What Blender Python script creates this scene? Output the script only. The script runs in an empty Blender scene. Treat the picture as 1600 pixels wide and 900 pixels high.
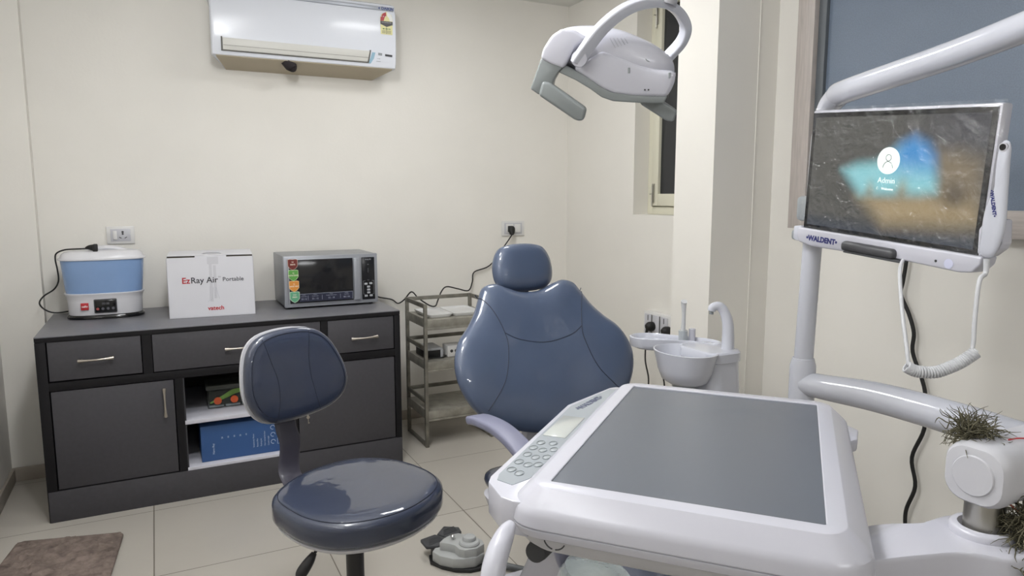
import bpy, bmesh, math, random
from mathutils import Vector, Matrix
random.seed(7)
scene = bpy.context.scene
COL = scene.collection
PI = math.pi

# ------------------------------------------------------------------ camera
cam_data = bpy.data.cameras.new('camera')
cam = bpy.data.objects.new('camera', cam_data)
COL.objects.link(cam)
cam_data.sensor_width = 36.0
cam_data.lens = 36.0 * 1100.0 / 1600.0
cam_data.clip_start = 0.02
cam.location = (0, 0, 1.40)
cam.rotation_euler = (math.radians(90) - math.atan(144 / 1100.0), 0, -math.radians(26.8))
scene.camera = cam

# ------------------------------------------------------------------ world, exposure, lights
world = bpy.data.worlds.new('night')
scene.world = world
world.use_nodes = True
world.node_tree.nodes['Background'].inputs[0].default_value = (0.05, 0.06, 0.08, 1)
world.node_tree.nodes['Background'].inputs[1].default_value = 0.3
scene.view_settings.view_transform = 'Standard'
scene.view_settings.look = 'None'
scene.view_settings.gamma = 1
scene.view_settings.use_curve_mapping = False
scene.view_settings.exposure = 0.18

CEIL = 2.633
PANELS = [(0.30, 2.20, 11.0), (1.40, 2.95, 9.0)]
PANEL_SIZE = 0.40
FILL_GLOBES = [(0.15, 1.50, 42.0)]
GLOBE_R = 0.10
FILL_BATTENS = [((0.75, -1.6, 2.25), (0, 1, 0), 9.5), ((-0.70, 0.75, 2.25), (1, 0, 0), 7.0)]
LIGHT_COL = (0.985, 0.995, 1.02)

# ------------------------------------------------------------------ materials
def lin(c):
    if isinstance(c, str):
        c = c.lstrip('#'); c = [int(c[i:i+2], 16) / 255 for i in (0, 2, 4)]
    return tuple((v / 12.92 if v <= .04045 else ((v + .055) / 1.055) ** 2.4) for v in c) + (1,)
MATS = {}
def mat(name, color, rough=.5, metal=0, coat=0, coat_rough=.05, noise=0, nscale=20, bump=0, bscale=60, trans=0, emis=None, emis_s=0, spec=.5, alpha=1, aniso=None):
    if name in MATS: return MATS[name]
    m = bpy.data.materials.new(name); m.use_nodes = True
    nt = m.node_tree; b = nt.nodes['Principled BSDF']
    c = lin(color)
    b.inputs['Base Color'].default_value = c
    b.inputs['Roughness'].default_value = rough
    b.inputs['Metallic'].default_value = metal
    b.inputs['Coat Weight'].default_value = coat
    b.inputs['Coat Roughness'].default_value = coat_rough
    b.inputs['Transmission Weight'].default_value = trans
    b.inputs['Specular IOR Level'].default_value = spec
    b.inputs['Alpha'].default_value = alpha
    if emis:
        b.inputs['Emission Color'].default_value = lin(emis)
        b.inputs['Emission Strength'].default_value = emis_s
    tc = nt.nodes.new('ShaderNodeTexCoord')
    if noise:
        n = nt.nodes.new('ShaderNodeTexNoise'); n.inputs['Scale'].default_value = nscale; n.inputs['Detail'].default_value = 5
        mp = nt.nodes.new('ShaderNodeMapping')
        if aniso: mp.inputs['Scale'].default_value = aniso
        nt.links.new(tc.outputs['Object'], mp.inputs['Vector'])
        nt.links.new(mp.outputs[0], n.inputs['Vector'])
        r = nt.nodes.new('ShaderNodeMapRange')
        r.inputs['From Min'].default_value = .3; r.inputs['From Max'].default_value = .7
        r.inputs['To Min'].default_value = 1 - noise; r.inputs['To Max'].default_value = 1 + noise
        nt.links.new(n.outputs['Fac'], r.inputs['Value'])
        mx = nt.nodes.new('ShaderNodeVectorMath'); mx.operation = 'SCALE'
        mx.inputs[0].default_value = c[:3]
        nt.links.new(r.outputs[0], mx.inputs['Scale'])
        nt.links.new(mx.outputs[0], b.inputs['Base Color'])
    if bump:
        n = nt.nodes.new('ShaderNodeTexNoise'); n.inputs['Scale'].default_value = bscale; n.inputs['Detail'].default_value = 4
        nt.links.new(tc.outputs['Object'], n.inputs['Vector'])
        bp = nt.nodes.new('ShaderNodeBump'); bp.inputs['Strength'].default_value = bump; bp.inputs['Distance'].default_value = .01
        nt.links.new(n.outputs['Fac'], bp.inputs['Height'])
        if coat: nt.links.new(bp.outputs[0], b.inputs['Coat Normal'])
        else: nt.links.new(bp.outputs[0], b.inputs['Normal'])
    MATS[name] = m
    return m

M_WALL = mat('wall_paint', '#e4e1da', .62, noise=.02, nscale=3, bump=.05, bscale=90, spec=.3)
M_PILLAR = mat('column_paint', '#e4e1da', .6, noise=.015, nscale=3, spec=.3)
M_CEIL = mat('ceiling_paint', '#e2e2de', .8)
M_WHITE = mat('white_plastic', '#c2c2cb', .22, spec=.5)
M_ACW = mat('air_conditioner_plastic', '#dbdee5', .20, spec=.28)
M_STEAM = mat('steamer_plastic', '#d8d8dc', .25)
M_WHITE2 = mat('white_enamel', '#c6c8d1', .14, coat=.4)
M_WHITEM = mat('white_matte_plastic', '#c0c0c5', .45)
M_BLACK = mat('black_plastic', '#18181a', .4)
M_BLACKG = mat('black_gloss', '#0e0f12', .08)
M_RUBBER = mat('black_rubber', '#151515', .6)
M_GREY = mat('grey_plastic', '#8f9496', .4)
M_GREYD = mat('dark_grey_plastic', '#3c3d40', .55)
M_STEEL = mat('steel', '#b9b7b0', .32, metal=1)
M_CHROME = mat('chrome', '#cfcfd0', .12, metal=1)
M_TROLLEY = mat('weathered_steel', '#9a978d', .42, metal=.5, noise=.25, nscale=18, bump=.08, bscale=80)
M_TROLLEYD = mat('weathered_steel_dark', '#7d7a71', .45, metal=.5, noise=.3, nscale=18)
M_LAM = mat('grey_laminate', '#424145', .5, spec=.35, noise=.06, nscale=60)
M_LAMTOP = mat('worktop_laminate', '#6e6e73', .38, noise=.05, nscale=70)
M_FRAME = mat('black_laminate', '#141316', .6, spec=.25)
M_SHELFW = mat('white_laminate', '#c9c9d2', .4)
M_NICHE = mat('dark_inner_laminate', '#343438', .6)
M_HANDLE = mat('satin_nickel', '#b5aea4', .3, metal=.9)
M_VINYL = mat('blue_grey_vinyl_under_film', '#414e66', .5, coat=.9, coat_rough=.06, noise=.07, nscale=5, bump=.75, bscale=4.5)
M_VINYLS = mat('navy_vinyl_under_film', '#1f2940', .5, coat=1, coat_rough=.05, noise=.08, nscale=7, bump=.5, bscale=6)
M_SEAM = mat('seam', '#20283a', .6)
M_SEAMS = mat('stool_seam', '#141c30', .6)
M_ARM = mat('lilac_grey_plastic', '#7d7e92', .4)
M_BAR = mat('dark_steel_bar', '#3a3844', .4)
M_RED = mat('red_print', '#b02028', .5)
M_NAVY = mat('navy_print', '#2a2f6e', .5)
M_INK = mat('dark_print', '#3a3a40', .5)
M_CARD = mat('white_card', '#d3d3d8', .6, noise=.015, nscale=5)
M_GAPDARK = mat('flap_gap_dark', '#5d564e', .8)

# ------------------------------------------------------------------ mesh kit
class MB:
    def __init__(self): self.v = []; self.f = []; self.m = []
    def add(self, vf, mi=0):
        V, F = vf; o = len(self.v)
        self.v += [Vector(p) for p in V]
        self.f += [tuple(i + o for i in f) for f in F]
        self.m += [mi] * len(F)
        return self
    def xf(self, M):
        self.v = [M @ p for p in self.v]; return self

def new_obj(name, mb, mats, base=(0, 0, 0), sharp=38):
    me = bpy.data.meshes.new(name)
    b = Vector(base)
    me.from_pydata([tuple(p - b) for p in mb.v], [], mb.f)
    if not isinstance(mats, (list, tuple)): mats = [mats]
    for m in mats: me.materials.append(m)
    for p, i in zip(me.polygons, mb.m): p.material_index = i; p.use_smooth = True
    bm = bmesh.new(); bm.from_mesh(me); bmesh.ops.recalc_face_normals(bm, faces=bm.faces); bm.to_mesh(me); bm.free()
    me.set_sharp_from_angle(angle=math.radians(sharp))
    o = bpy.data.objects.new(name, me)
    COL.objects.link(o)
    return o

def structure(name, mb, mats, base=(0, 0, 0)):
    o = new_obj(name, mb, mats, base); o.location = base; o['kind'] = 'structure'; return o

class Thing:
    def __init__(self, name, label, cat, loc, group=None):
        self.loc = Vector(loc)
        o = bpy.data.objects.new(name, None); COL.objects.link(o)
        o.empty_display_size = .05
        o.location = loc; o['label'] = label; o['category'] = cat
        if group: o['group'] = group
        self.root = o
    def part(self, name, mb, mats, parent=None, label=None, sharp=38):
        o = new_obj(name, mb, mats, self.loc, sharp)
        o.parent = parent or self.root
        if label: o['label'] = label
        return o

def single(name, mb, mats, label, cat, loc, group=None, sharp=38):
    o = new_obj(name, mb, mats, loc, sharp); o.location = loc
    o['label'] = label; o['category'] = cat
    if group: o['group'] = group
    return o

def box(x0, x1, y0, y1, z0, z1, r=0, seg=2):
    bm = bmesh.new(); bmesh.ops.create_cube(bm, size=1)
    for v in bm.verts:
        v.co = Vector(((x0 + x1) / 2 + v.co.x * (x1 - x0), (y0 + y1) / 2 + v.co.y * (y1 - y0), (z0 + z1) / 2 + v.co.z * (z1 - z0)))
    if r: bmesh.ops.bevel(bm, geom=list(bm.edges), offset=r, segments=seg, affect='EDGES', profile=.5)
    bm.verts.index_update()
    out = ([v.co.copy() for v in bm.verts], [tuple(v.index for v in f.verts) for f in bm.faces]); bm.free()
    return out

def xform(vf, M): return ([M @ Vector(p) for p in vf[0]], vf[1])
def frame(o, x, y, n=None):
    x = Vector(x).normalized(); y = Vector(y).normalized(); n = Vector(n) if n is not None else x.cross(y); n.normalize()
    M = Matrix.Identity(4)
    for i in range(3): M[i][0] = x[i]; M[i][1] = y[i]; M[i][2] = n[i]; M[i][3] = o[i]
    return M

def catmull(pts, n=8, closed=False):
    P = [Vector(p) for p in pts]; out = []; L = len(P)
    rng = L if closed else L - 1
    for i in range(rng):
        if closed: p0, p1, p2, p3 = P[(i-1) % L], P[i], P[(i+1) % L], P[(i+2) % L]
        else: p0, p1, p2, p3 = P[max(i-1, 0)], P[i], P[i+1], P[min(i+2, L-1)]
        for k in range(n):
            t = k / n; t2 = t*t; t3 = t2*t
            out.append(.5 * ((2*p1) + (-p0+p2)*t + (2*p0-5*p1+4*p2-p3)*t2 + (-p0+3*p1-3*p2+p3)*t3))
    if not closed: out.append(P[-1].copy())
    return out

def tube(pts, r, n=12, smooth=6, ref=None, rb=None, closed=False):
    """round or elliptic tube; r may be a list per given point; rb = second radius (along ref)"""
    P0 = [Vector(p) for p in pts]
    rl = r if isinstance(r, (list, tuple)) else [r] * len(P0)
    if smooth:
        P = catmull(P0, smooth, closed)
        R = catmull([(a, 0, 0) for a in rl], smooth, closed); R = [a.x for a in R]
    else: P = P0; R = list(rl)
    L = len(P); V = []; F = []
    up = Vector(ref) if ref else Vector((0, 0, 1))
    prev = None
    for i in range(L):
        a = P[(i+1) % L] if (closed or i < L-1) else P[i]
        b = P[i-1] if (closed or i > 0) else P[i]
        t = (a - b).normalized()
        if ref: n1 = t.cross(up)
        elif prev is None:
            n1 = t.cross(up)
            if n1.length < .1: n1 = t.cross(Vector((1, 0, 0)))
        else: n1 = prev - t * prev.dot(t)
        n1.normalize(); prev = n1
        n2 = t.cross(n1) if not ref else up
        k2 = (rb if rb else R[i])
        for k in range(n):
            an = 2*PI*k/n
            V.append(P[i] + n1*math.cos(an)*R[i] + n2*math.sin(an)*k2)
    rng = L if closed else L-1
    for i in range(rng):
        for k in range(n):
            j = (i+1) % L
            F.append((i*n+k, i*n+(k+1) % n, j*n+(k+1) % n, j*n+k))
    if not closed:
        F.append(tuple(range(n))[::-1]); F.append(tuple((L-1)*n+k for k in range(n)))
    return V, F

def lathe(prof, n=32, M=None, cap=True):
    """profile (r,z) around z"""
    V = []; F = []
    for (r, z) in prof:
        for k in range(n):
            a = 2*PI*k/n; V.append(Vector((max(r, 1e-5)*math.cos(a), max(r, 1e-5)*math.sin(a), z)))
    for i in range(len(prof)-1):
        for k in range(n): F.append((i*n+k, i*n+(k+1) % n, (i+1)*n+(k+1) % n, (i+1)*n+k))
    if cap:
        F.append(tuple(range(n))[::-1]); F.append(tuple((len(prof)-1)*n+k for k in range(n)))
    if M is not None: V = [M @ p for p in V]
    return V, F

def cyl(p0, p1, r, n=20, r2=None):
    return tube([p0, p1], [r, r if r2 is None else r2], n=n, smooth=0)

def loft(rings, cap=True):
    n = len(rings[0]); V = []; F = []
    for rg in rings: V += [Vector(p) for p in rg]
    for i in range(len(rings)-1):
        for k in range(n): F.append((i*n+k, i*n+(k+1) % n, (i+1)*n+(k+1) % n, (i+1)*n+k))
    if cap:
        F.append(tuple(range(n))[::-1]); F.append(tuple((len(rings)-1)*n+k for k in range(n)))
    return V, F

def prism(poly, h0, h1, bev=0, M=None, seg=2):
    bm = bmesh.new()
    vs = [bm.verts.new((p[0], p[1], h0)) for p in poly]
    f = bm.faces.new(vs)
    r = bmesh.ops.extrude_face_region(bm, geom=[f])
    for g in r['geom']:
        if isinstance(g, bmesh.types.BMVert): g.co.z = h1
    bmesh.ops.recalc_face_normals(bm, faces=bm.faces)
    if bev: bmesh.ops.bevel(bm, geom=list(bm.edges), offset=bev, segments=seg, affect='EDGES', profile=.5)
    bm.verts.index_update()
    out = ([v.co.copy() for v in bm.verts], [tuple(v.index for v in f.verts) for f in bm.faces]); bm.free()
    return xform(out, M) if M is not None else out

def rrect(hw, hh, r, n=6, cx=0, cy=0):
    out = []
    for (sx, sy, a0) in ((1, 1, 0), (-1, 1, 90), (-1, -1, 180), (1, -1, 270)):
        for k in range(n+1):
            a = math.radians(a0 + 90*k/n)
            out.append((cx + sx*(hw-r) + r*math.cos(a), cy + sy*(hh-r) + r*math.sin(a)))
    return out

class Pillow:
    """cushion from an outline: front bulge tf (+z), back bulge tb (-z)"""
    def __init__(self, outline, tf, tb, p=3.0, M=None, rings=12, smooth=6, warp=None, edge=0.0):
        o = [Vector((a, b, 0)) for a, b in outline]
        self.o = catmull(o, smooth, True) if smooth else o
        self.c = sum(self.o, Vector()) / len(self.o)
        self.tf, self.tb, self.p, self.M, self.rings, self.warp, self.edge = tf, tb, p, M or Matrix.Identity(4), rings, warp, edge
    def depth(self, s, t):
        s = min(max(s, 0), 1)
        return t * (1 - s**self.p) ** (1/2.2)
    def pt(self, x, y, d):
        if self.warp: d += self.warp(x, y)
        return self.M @ Vector((x, y, d))
    def build(self):
        V = []; F = []; n = len(self.o); rings = []
        ss = [math.sin(PI/2*k/self.rings) for k in range(1, self.rings+1)]
        for s in ss:
            d = self.depth(s, self.tf) + self.edge
            rings.append([(self.c + (q-self.c)*s, d) for q in self.o])
        for s in reversed(ss[:-1] if self.edge == 0 else ss):
            d = -self.depth(s, self.tb) - self.edge
            rings.append([(self.c + (q-self.c)*s, d) for q in self.o])
        for rg in rings:
            for q, d in rg: V.append(self.pt(q.x, q.y, d))
        for i in range(len(rings)-1):
            for k in range(n): F.append((i*n+k, i*n+(k+1) % n, (i+1)*n+(k+1) % n, (i+1)*n+k))
        V.append(self.pt(self.c.x, self.c.y, self.tf+self.edge)); a = len(V)-1
        V.append(self.pt(self.c.x, self.c.y, -self.tb-self.edge)); b = len(V)-1
        L = len(rings)-1
        for k in range(n):
            F.append((a, (k+1) % n, k)); F.append((b, L*n+k, L*n+(k+1) % n))
        return V, F
    def surf(self, x, y, lift=0):
        p = Vector((x, y, 0)) - self.c; r = p.length
        if r < 1e-6: return self.pt(x, y, self.tf+self.edge+lift)
        an = math.atan2(p.y, p.x)
        best = min(self.o, key=lambda q: abs(math.remainder(math.atan2(q.y-self.c.y, q.x-self.c.x) - an, 2*PI)))
        s = r / (best-self.c).length
        return self.pt(x, y, self.depth(s, self.tf) + self.edge + lift)
    def seam(self, pts, r=.0018, lift=0, n=6):
        q = catmull([(a, b, 0) for a, b in pts], 8)
        return tube([self.surf(a.x, a.y, lift) for a in q], r, n=n, smooth=0)

def text(s, size, M, bold=0, align='CENTER', depth=.0004, sx=1.0):
    cu = bpy.data.curves.new('txt', 'FONT'); cu.body = s; cu.size = size; cu.extrude = depth
    cu.offset = bold; cu.align_x = align; cu.align_y = 'CENTER'; cu.resolution_u = 3
    o = bpy.data.objects.new('txt', cu); COL.objects.link(o)
    dg = bpy.context.evaluated_depsgraph_get()
    me = bpy.data.meshes.new_from_object(o.evaluated_get(dg))
    V = [M @ Vector((v.co.x*sx, v.co.y, v.co.z)) for v in me.vertices]
    F = [tuple(p.vertices) for p in me.polygons]
    bpy.data.objects.remove(o); bpy.data.curves.remove(cu); bpy.data.meshes.remove(me)
    return V, F

def quad(M, x0, x1, y0, y1, h=.0003):
    return xform(box(x0, x1, y0, y1, 0, h), M)

# ------------------------------------------------------------------ room shell
XL, XR, YB, YF = -0.70, 2.516, 4.15, -1.6
# floor: beige vitrified tiles
def floor_material():
    m = bpy.data.materials.new('floor_tiles'); m.use_nodes = True; nt = m.node_tree; b = nt.nodes['Principled BSDF']
    tc = nt.nodes.new('ShaderNodeTexCoord'); mp = nt.nodes.new('ShaderNodeMapping')
    mp.inputs['Location'].default_value = (0.08 + .62*10, -3.40 + .62*20, 0)
    nt.links.new(tc.outputs['Object'], mp.inputs[0])
    br = nt.nodes.new('ShaderNodeTexBrick'); br.offset = 0; br.squash = 1
    br.inputs['Scale'].default_value = 1; br.inputs['Brick Width'].default_value = .62; br.inputs['Row Height'].default_value = .62
    br.inputs['Mortar Size'].default_value = .0022; br.inputs['Mortar Smooth'].default_value = .1; br.inputs['Bias'].default_value = 0
    br.inputs['Color1'].default_value = lin('#b3aea5'); br.inputs['Color2'].default_value = lin('#b0aba2'); br.inputs['Mortar'].default_value = lin('#6d665c')
    nt.links.new(mp.outputs[0], br.inputs['Vector'])
    n = nt.nodes.new('ShaderNodeTexNoise'); n.inputs['Scale'].default_value = 3; n.inputs['Detail'].default_value = 6
    nt.links.new(tc.outputs['Object'], n.inputs['Vector'])
    r = nt.nodes.new('ShaderNodeMapRange'); r.inputs['To Min'].default_value = .93; r.inputs['To Max'].default_value = 1.07
    nt.links.new(n.outputs['Fac'], r.inputs['Value'])
    mx = nt.nodes.new('ShaderNodeVectorMath'); mx.operation = 'SCALE'
    nt.links.new(br.outputs['Color'], mx.inputs[0]); nt.links.new(r.outputs[0], mx.inputs['Scale'])
    nt.links.new(mx.outputs[0], b.inputs['Base Color'])
    b.inputs['Roughness'].default_value = .28; b.inputs['Specular IOR Level'].default_value = .4
    return m
structure('floor', MB().add(box(XL-.1, XR+.3, YF-.1, YB+.1, -.1, 0)), floor_material())
structure('ceiling', MB().add(box(XL-.1, XR+.3, YF-.1, YB+.1, CEIL, CEIL+.1)), M_CEIL)
wb = MB().add(box(XL-.1, XR+.3, YB, YB+.1, 0, CEIL))
wb.add(box(XL, -.512, 4.08, YB, 0, CEIL))                      # shallow pilaster in the left corner
structure('wall_back', wb, M_WALL)
structure('wall_left', MB().add(box(XL-.1, XL, YF-.1, YB+.1, 0, CEIL)), M_WALL)
structure('wall_front', MB().add(box(XL-.1, XR+.3, YF-.1, YF, 0, CEIL)), M_WALL)
# right wall with the window opening and the column
WY0, WY1, WZ0, WZ1 = 2.5, 3.40, 1.292, 2.56
wr = MB()
wr.add(box(XR, XR+.3, WY1, YB, 0, CEIL)); wr.add(box(XR, XR+.3, YF, WY0, 0, CEIL))
wr.add(box(XR, XR+.3, WY0, WY1, 0, WZ0)); wr.add(box(XR, XR+.3, WY0, WY1, WZ1, CEIL))
wr.add(box(2.166, XR+.05, 2.358, 2.611, 0, CEIL))
wr.add(box(2.400, 2.404, 2.355, 2.37, 0, CEIL))
structure('wall_right', wr, M_PILLAR)
# skirting
M_SKIRT = mat('skirting_tile', '#a39a8f', .4, noise=.05)
sk = MB().add(box(XL, -.512, 4.065, 4.08, 0, .07, .003)); sk.add(box(-.512, -.499, 4.065, 4.15, 0, .06, .003)); sk.add(box(-.512, 2.4, 4.138, 4.15, 0, .06, .003))
structure('baseboard_back', sk, M_SKIRT)
structure('baseboard_left', MB().add(box(XL, XL+.014, YF, 4.065, 0, .07, .003)), M_SKIRT)
# window in the recess
M_FRAMEC = mat('cream_window_frame', '#d8d5c2', .35)
M_NIGHT = mat('night_glass', '#26282b', .12, spec=.5)
t = MB()
fx = 2.62
t.add(box(fx, fx+.06, WY1-.045, WY1, WZ0, WZ1, .004)); t.add(box(fx, fx+.06, WY0, WY0+.045, WZ0, WZ1, .004))
t.add(box(fx, fx+.06, WY0+.045, WY1-.045, WZ0, WZ0+.045, .004)); t.add(box(fx, fx+.06, WY0+.045, WY1-.045, WZ1-.045, WZ1, .004))
w1 = structure('window_1', t, M_FRAMEC)
def sub(name, mb, mats, parent):
    o = new_obj(name, mb, mats); o.parent = parent; return o
t = MB(); sx0 = 2.605; y1 = WY1-.05; z0 = WZ0+.05; z1 = WZ1-.05; y0 = WY0+.05
t.add(box(sx0, sx0+.045, y1-.06, y1, z0, z1, .005)); t.add(box(sx0, sx0+.045, y0, y0+.06, z0, z1, .005))
t.add(box(sx0, sx0+.045, y0+.06, y1-.06, z0, z0+.07, .005)); t.add(box(sx0, sx0+.045, y0+.06, y1-.06, z1-.06, z1, .005))
t.add(box(fx+.02, fx+.05, WY0, WY1, WZ0+.04, z0+.01)); t.add(box(fx+.02, fx+.05, y1-.002, WY1-.04, WZ0+.04, WZ1-.04))
sash = sub('sash', t, M_FRAMEC, w1)
sub('pane', MB().add(box(sx0+.02, sx0+.028, y0+.05, y1-.05, z0+.06, z1-.05)), M_NIGHT, w1)
for zz in (1.36, 2.36):
    b_ = MB().add(box(sx0-.008, sx0+.002, y1-.035, y1-.015, zz, zz+.11, .002))
    b_.add(cyl((sx0-.012, y1-.025, zz-.02), (sx0-.012, y1-.025, zz+.10), .004, 10)); b_.add(cyl((sx0-.012, y1-.025, zz+.05), (sx0-.03, y1-.025, zz+.05), .003, 8))
    sub('latch_bolt', b_, M_STEEL, w1)
# large framed blue panel window on the right wall
M_WOODL = mat('pale_grey_wood', '#b4aca6', .5, noise=.10, nscale=10, aniso=(1, 14, 1))
M_WOODS = mat('pale_grey_wood_rail', '#b4aca6', .5, noise=.10, nscale=10, aniso=(1, 1, 14))
M_BLUEF = mat('blue_grey_frosted_film', '#6b7787', .35, noise=.08, nscale=220, bump=.2, bscale=500)
t = MB()
t.add(box(XR-.055, XR, 2.122, 2.207, 1.262, 2.62, .001)); t.add(box(XR-.055, XR, -.2, 2.122, 1.262, 1.352, .001), 1)
t.add(box(XR-.055, XR, -.2, 2.122, 2.54, 2.62, .001), 1); t.add(box(XR-.055, XR, -.285, -.2, 1.262, 2.62, .003))
w2 = structure('window_2', t, [M_WOODL, M_WOODS])
sub('pane', MB().add(box(XR-.012, XR-.004, -.2, 2.122, 1.352, 2.54)), M_BLUEF, w2)
t = MB().add(box(XR-.03, XR-.004, 2.085, 2.122, 1.352, 2.54, .002)); t.add(box(XR-.03, XR-.004, -.2, -.165, 1.352, 2.54, .002))
sub('shadow_strip', t, mat('shadow_strip_grey', '#5d6266', .5), w2)  # dark grey strips stand in for shadow along the frame's inner edges

for i, (x, y, w) in enumerate(PANELS):
    T = Thing('ceiling_panel_light', ['square LED ceiling panel above the stool', 'square LED ceiling panel nearest the window'][i], 'ceiling light', (x, y, CEIL), 'LED panels on the ceiling')
    h = PANEL_SIZE/2 + .012
    T.part('light_frame', MB().add(box(x-h, x+h, y-h, y+h, CEIL-.018, CEIL, .004)), M_WHITE)
    h -= .012
    T.part('diffuser', MB().add(box(x-h, x+h, y-h, y+h, CEIL-.020, CEIL-.016)), mat('lit_diffuser', '#f5f3ea', .5, emis='#fffaf0', emis_s=3))
    ld = bpy.data.lights.new('panel_glow', 'AREA'); ld.shape = 'SQUARE'; ld.size = PANEL_SIZE; ld.energy = w; ld.color = LIGHT_COL
    lo = bpy.data.objects.new('panel_glow', ld); COL.objects.link(lo); lo.parent = T.root; lo.location = (0, 0, -.022)
# added fill light: unseen glowing globe that flattens the light on the walls
for i, (x, y, w) in enumerate(FILL_GLOBES):
    T = Thing('fill_globe_light', 'added fill light, a glowing globe out of view on the ceiling in front of the stool', 'ceiling light', (x, y, CEIL))
    T.part('fill_globe_mount', MB().add(lathe([(0, 0), (.06, 0), (.055, -.02), (.02, -.025), (.02, -.05), (0, -.05)], 32, Matrix.Translation((x, y, CEIL)))), M_WHITE)
    st = w / (4 * PI * PI * GLOBE_R ** 2)
    zc = CEIL - .045 - GLOBE_R
    pr_ = [(GLOBE_R*math.sin(PI*k/24), GLOBE_R*math.cos(PI*k/24)) for k in range(25)]
    gm = mat('lit_fill_globe_%d' % i, '#ffffff', .3)
    e_ = gm.node_tree.nodes['Principled BSDF']; e_.inputs['Emission Color'].default_value = LIGHT_COL + (1,); e_.inputs['Emission Strength'].default_value = st
    e_.inputs['Base Color'].default_value = (.8, .8, .8, 1)
    T.part('globe', MB().add(lathe(pr_, 48, Matrix.Translation((x, y, zc)))), gm)

for (bx0, by0, bz0), nrm, w in FILL_BATTENS:  # battens added out of view as fill for the upper walls
    nrm = Vector(nrm); ax = Vector((nrm.y, nrm.x, 0)); o0 = Vector((bx0, by0, bz0))
    T = Thing('fill_tube_light', 'added fill light shaped as a tube batten, out of view high on the ' + ('wall behind the camera' if nrm.y else 'left wall'), 'added fill light', o0)
    Mx = frame(o0, ax, (0, 0, 1), nrm)
    T.part('fill_batten_body', MB().add(xform(box(-.61, .61, -.022, .022, 0, .025, .004), Mx)), M_WHITE)
    T.part('fill_tube', MB().add(tube([Mx @ Vector((-.59, 0, .034)), Mx @ Vector((.59, 0, .034))], .013, n=16, smooth=0)), mat('lit_fill_tube', '#f5f6ff', .5, emis='#fafbff', emis_s=4))
    ld = bpy.data.lights.new('fill_tube_glow', 'AREA'); ld.shape = 'RECTANGLE'; ld.size = 1.16; ld.size_y = .03; ld.energy = w; ld.color = LIGHT_COL
    lo = bpy.data.objects.new('fill_tube_glow', ld); COL.objects.link(lo); lo.parent = T.root
    z = -nrm; R3 = Matrix((ax, z.cross(ax), z)).transposed()
    lo.matrix_local = Matrix.Translation(nrm*.05) @ R3.to_4x4()

# ------------------------------------------------------------------ cabinet
CX0, CX1, CY0, CY1 = -0.480, 1.100, 3.463, 4.135
def wall_M(x, y, z): return frame((x, y, z), (1, 0, 0), (0, 0, 1))       # text/decals facing the camera side (-Y)
C = Thing('storage_cabinet', 'long dark grey storage cabinet with drawers, doors and open niche along the back wall', 'cabinet', (0.31, 3.8, 0))
cb = MB()
yb = CY0
cb.add(box(CX0, CX0+.038, yb, CY1, .0, .79, .001)); cb.add(box(CX1-.03, CX1, yb, CY1, .0, .79, .001))
cb.add(box(CX0+.001, CX1-.001, yb+.003, yb+.02, .788, .7932)); cb.add(box(CX0+.003, CX1-.003, CY1-.02, CY1-.002, .002, .788))
cb.add(box(CX0+.02, CX1-.02, yb+.0008, CY1-.01, .578, .614, .001)); cb.add(box(CX0+.02, CX1-.02, yb+.004, CY1-.01, .10, .138, .001))
cb.add(box(-.084, -.046, yb+.0018, CY1-.03, .6, .789)); cb.add(box(.697, .728, yb+.0018, CY1-.03, .6, .789))
cb.add(box(.036, .070, yb+.0018, CY1-.03, .13, .6)); cb.add(box(.545, .572, yb+.0018, CY1-.03, .13, .6))
C.part('carcass', cb, M_FRAME)
tp = MB().add(box(CX0, CX1, CY0, CY1, .8095, .8145, .0008), 0); tp.add(box(CX0, CX1, CY0, CY1, .7935, .81), 1)
C.part('cabinet_top', tp, [M_LAMTOP, M_FRAME])
C.part('plinth', MB().add(box(CX0+.004, CX1-.002, CY0-.003, CY0+.018, 0, .137, .001)), M_LAM)
def pull(p0, p1, out=.026):
    """arched nickel pull between two mounting points on the front plane"""
    a, b = Vector(p0), Vector(p1); d = (b-a); mid = (a+b)/2
    o = Vector((0, -out, 0)); s = MB()
    L = d.normalized()
    s.add(tube([a - L*.012 + o*.75, a + d*.12 + o, mid + o*1.2, b - d*.12 + o, b + L*.012 + o*.75], [.0085, .0055, .0042, .0055, .0085], n=10, smooth=6))
    s.add(cyl(a, a+o*.9, .0045, 10)); s.add(cyl(b, b+o*.9, .0045, 10))
    return s
def front(name, x0, x1, z0, z1, hp, lab=None):
    o = C.part(name, MB().add(box(x0, x1, CY0+.004, CY0+.020, z0, z1, .0015)), M_LAM, label=lab)
    C.part('handle', pull(*[(h[0], CY0+.004, h[1]) for h in hp]), M_HANDLE, parent=o)
    return o
front('drawer', -.437, -.088, .620, .788, ((-.315, .702), (-.208, .704)))
front('drawer', -.043, .694, .618, .788, ((.268, .696), (.378, .698)))
front('drawer', .731, 1.066, .618, .786, ((.856, .690), (.964, .692)))
front('door', -.437, .032, .142, .574, ((-.008, .530), (-.008, .424)))
d2 = front('door', .576, 1.066, .142, .574, ((.60, .530), (.60, .424)))
kb = MB().add(xform(lathe([(.0, 0), (.008, 0), (.008, .0015), (0, .0015)], 16), frame((.617, CY0-.014, .318), (1, 0, 0), (0, 0, 1))))
kb.add(box(.6155, .6185, CY0-.016, CY0-.0145, .285, .313)); kb.add(box(.6155, .623, CY0-.016, CY0-.0145, .287, .292))
kb.add(cyl((.617, CY0-.015, .325), (.617, CY0+.004, .328), .004, 10))
C.part('key', kb, M_HANDLE, parent=d2, label='small nickel key hanging from the lock')
nb = MB().add(box(.070, .076, CY0+.003, CY1-.03, .138, .578), 0)
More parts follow.
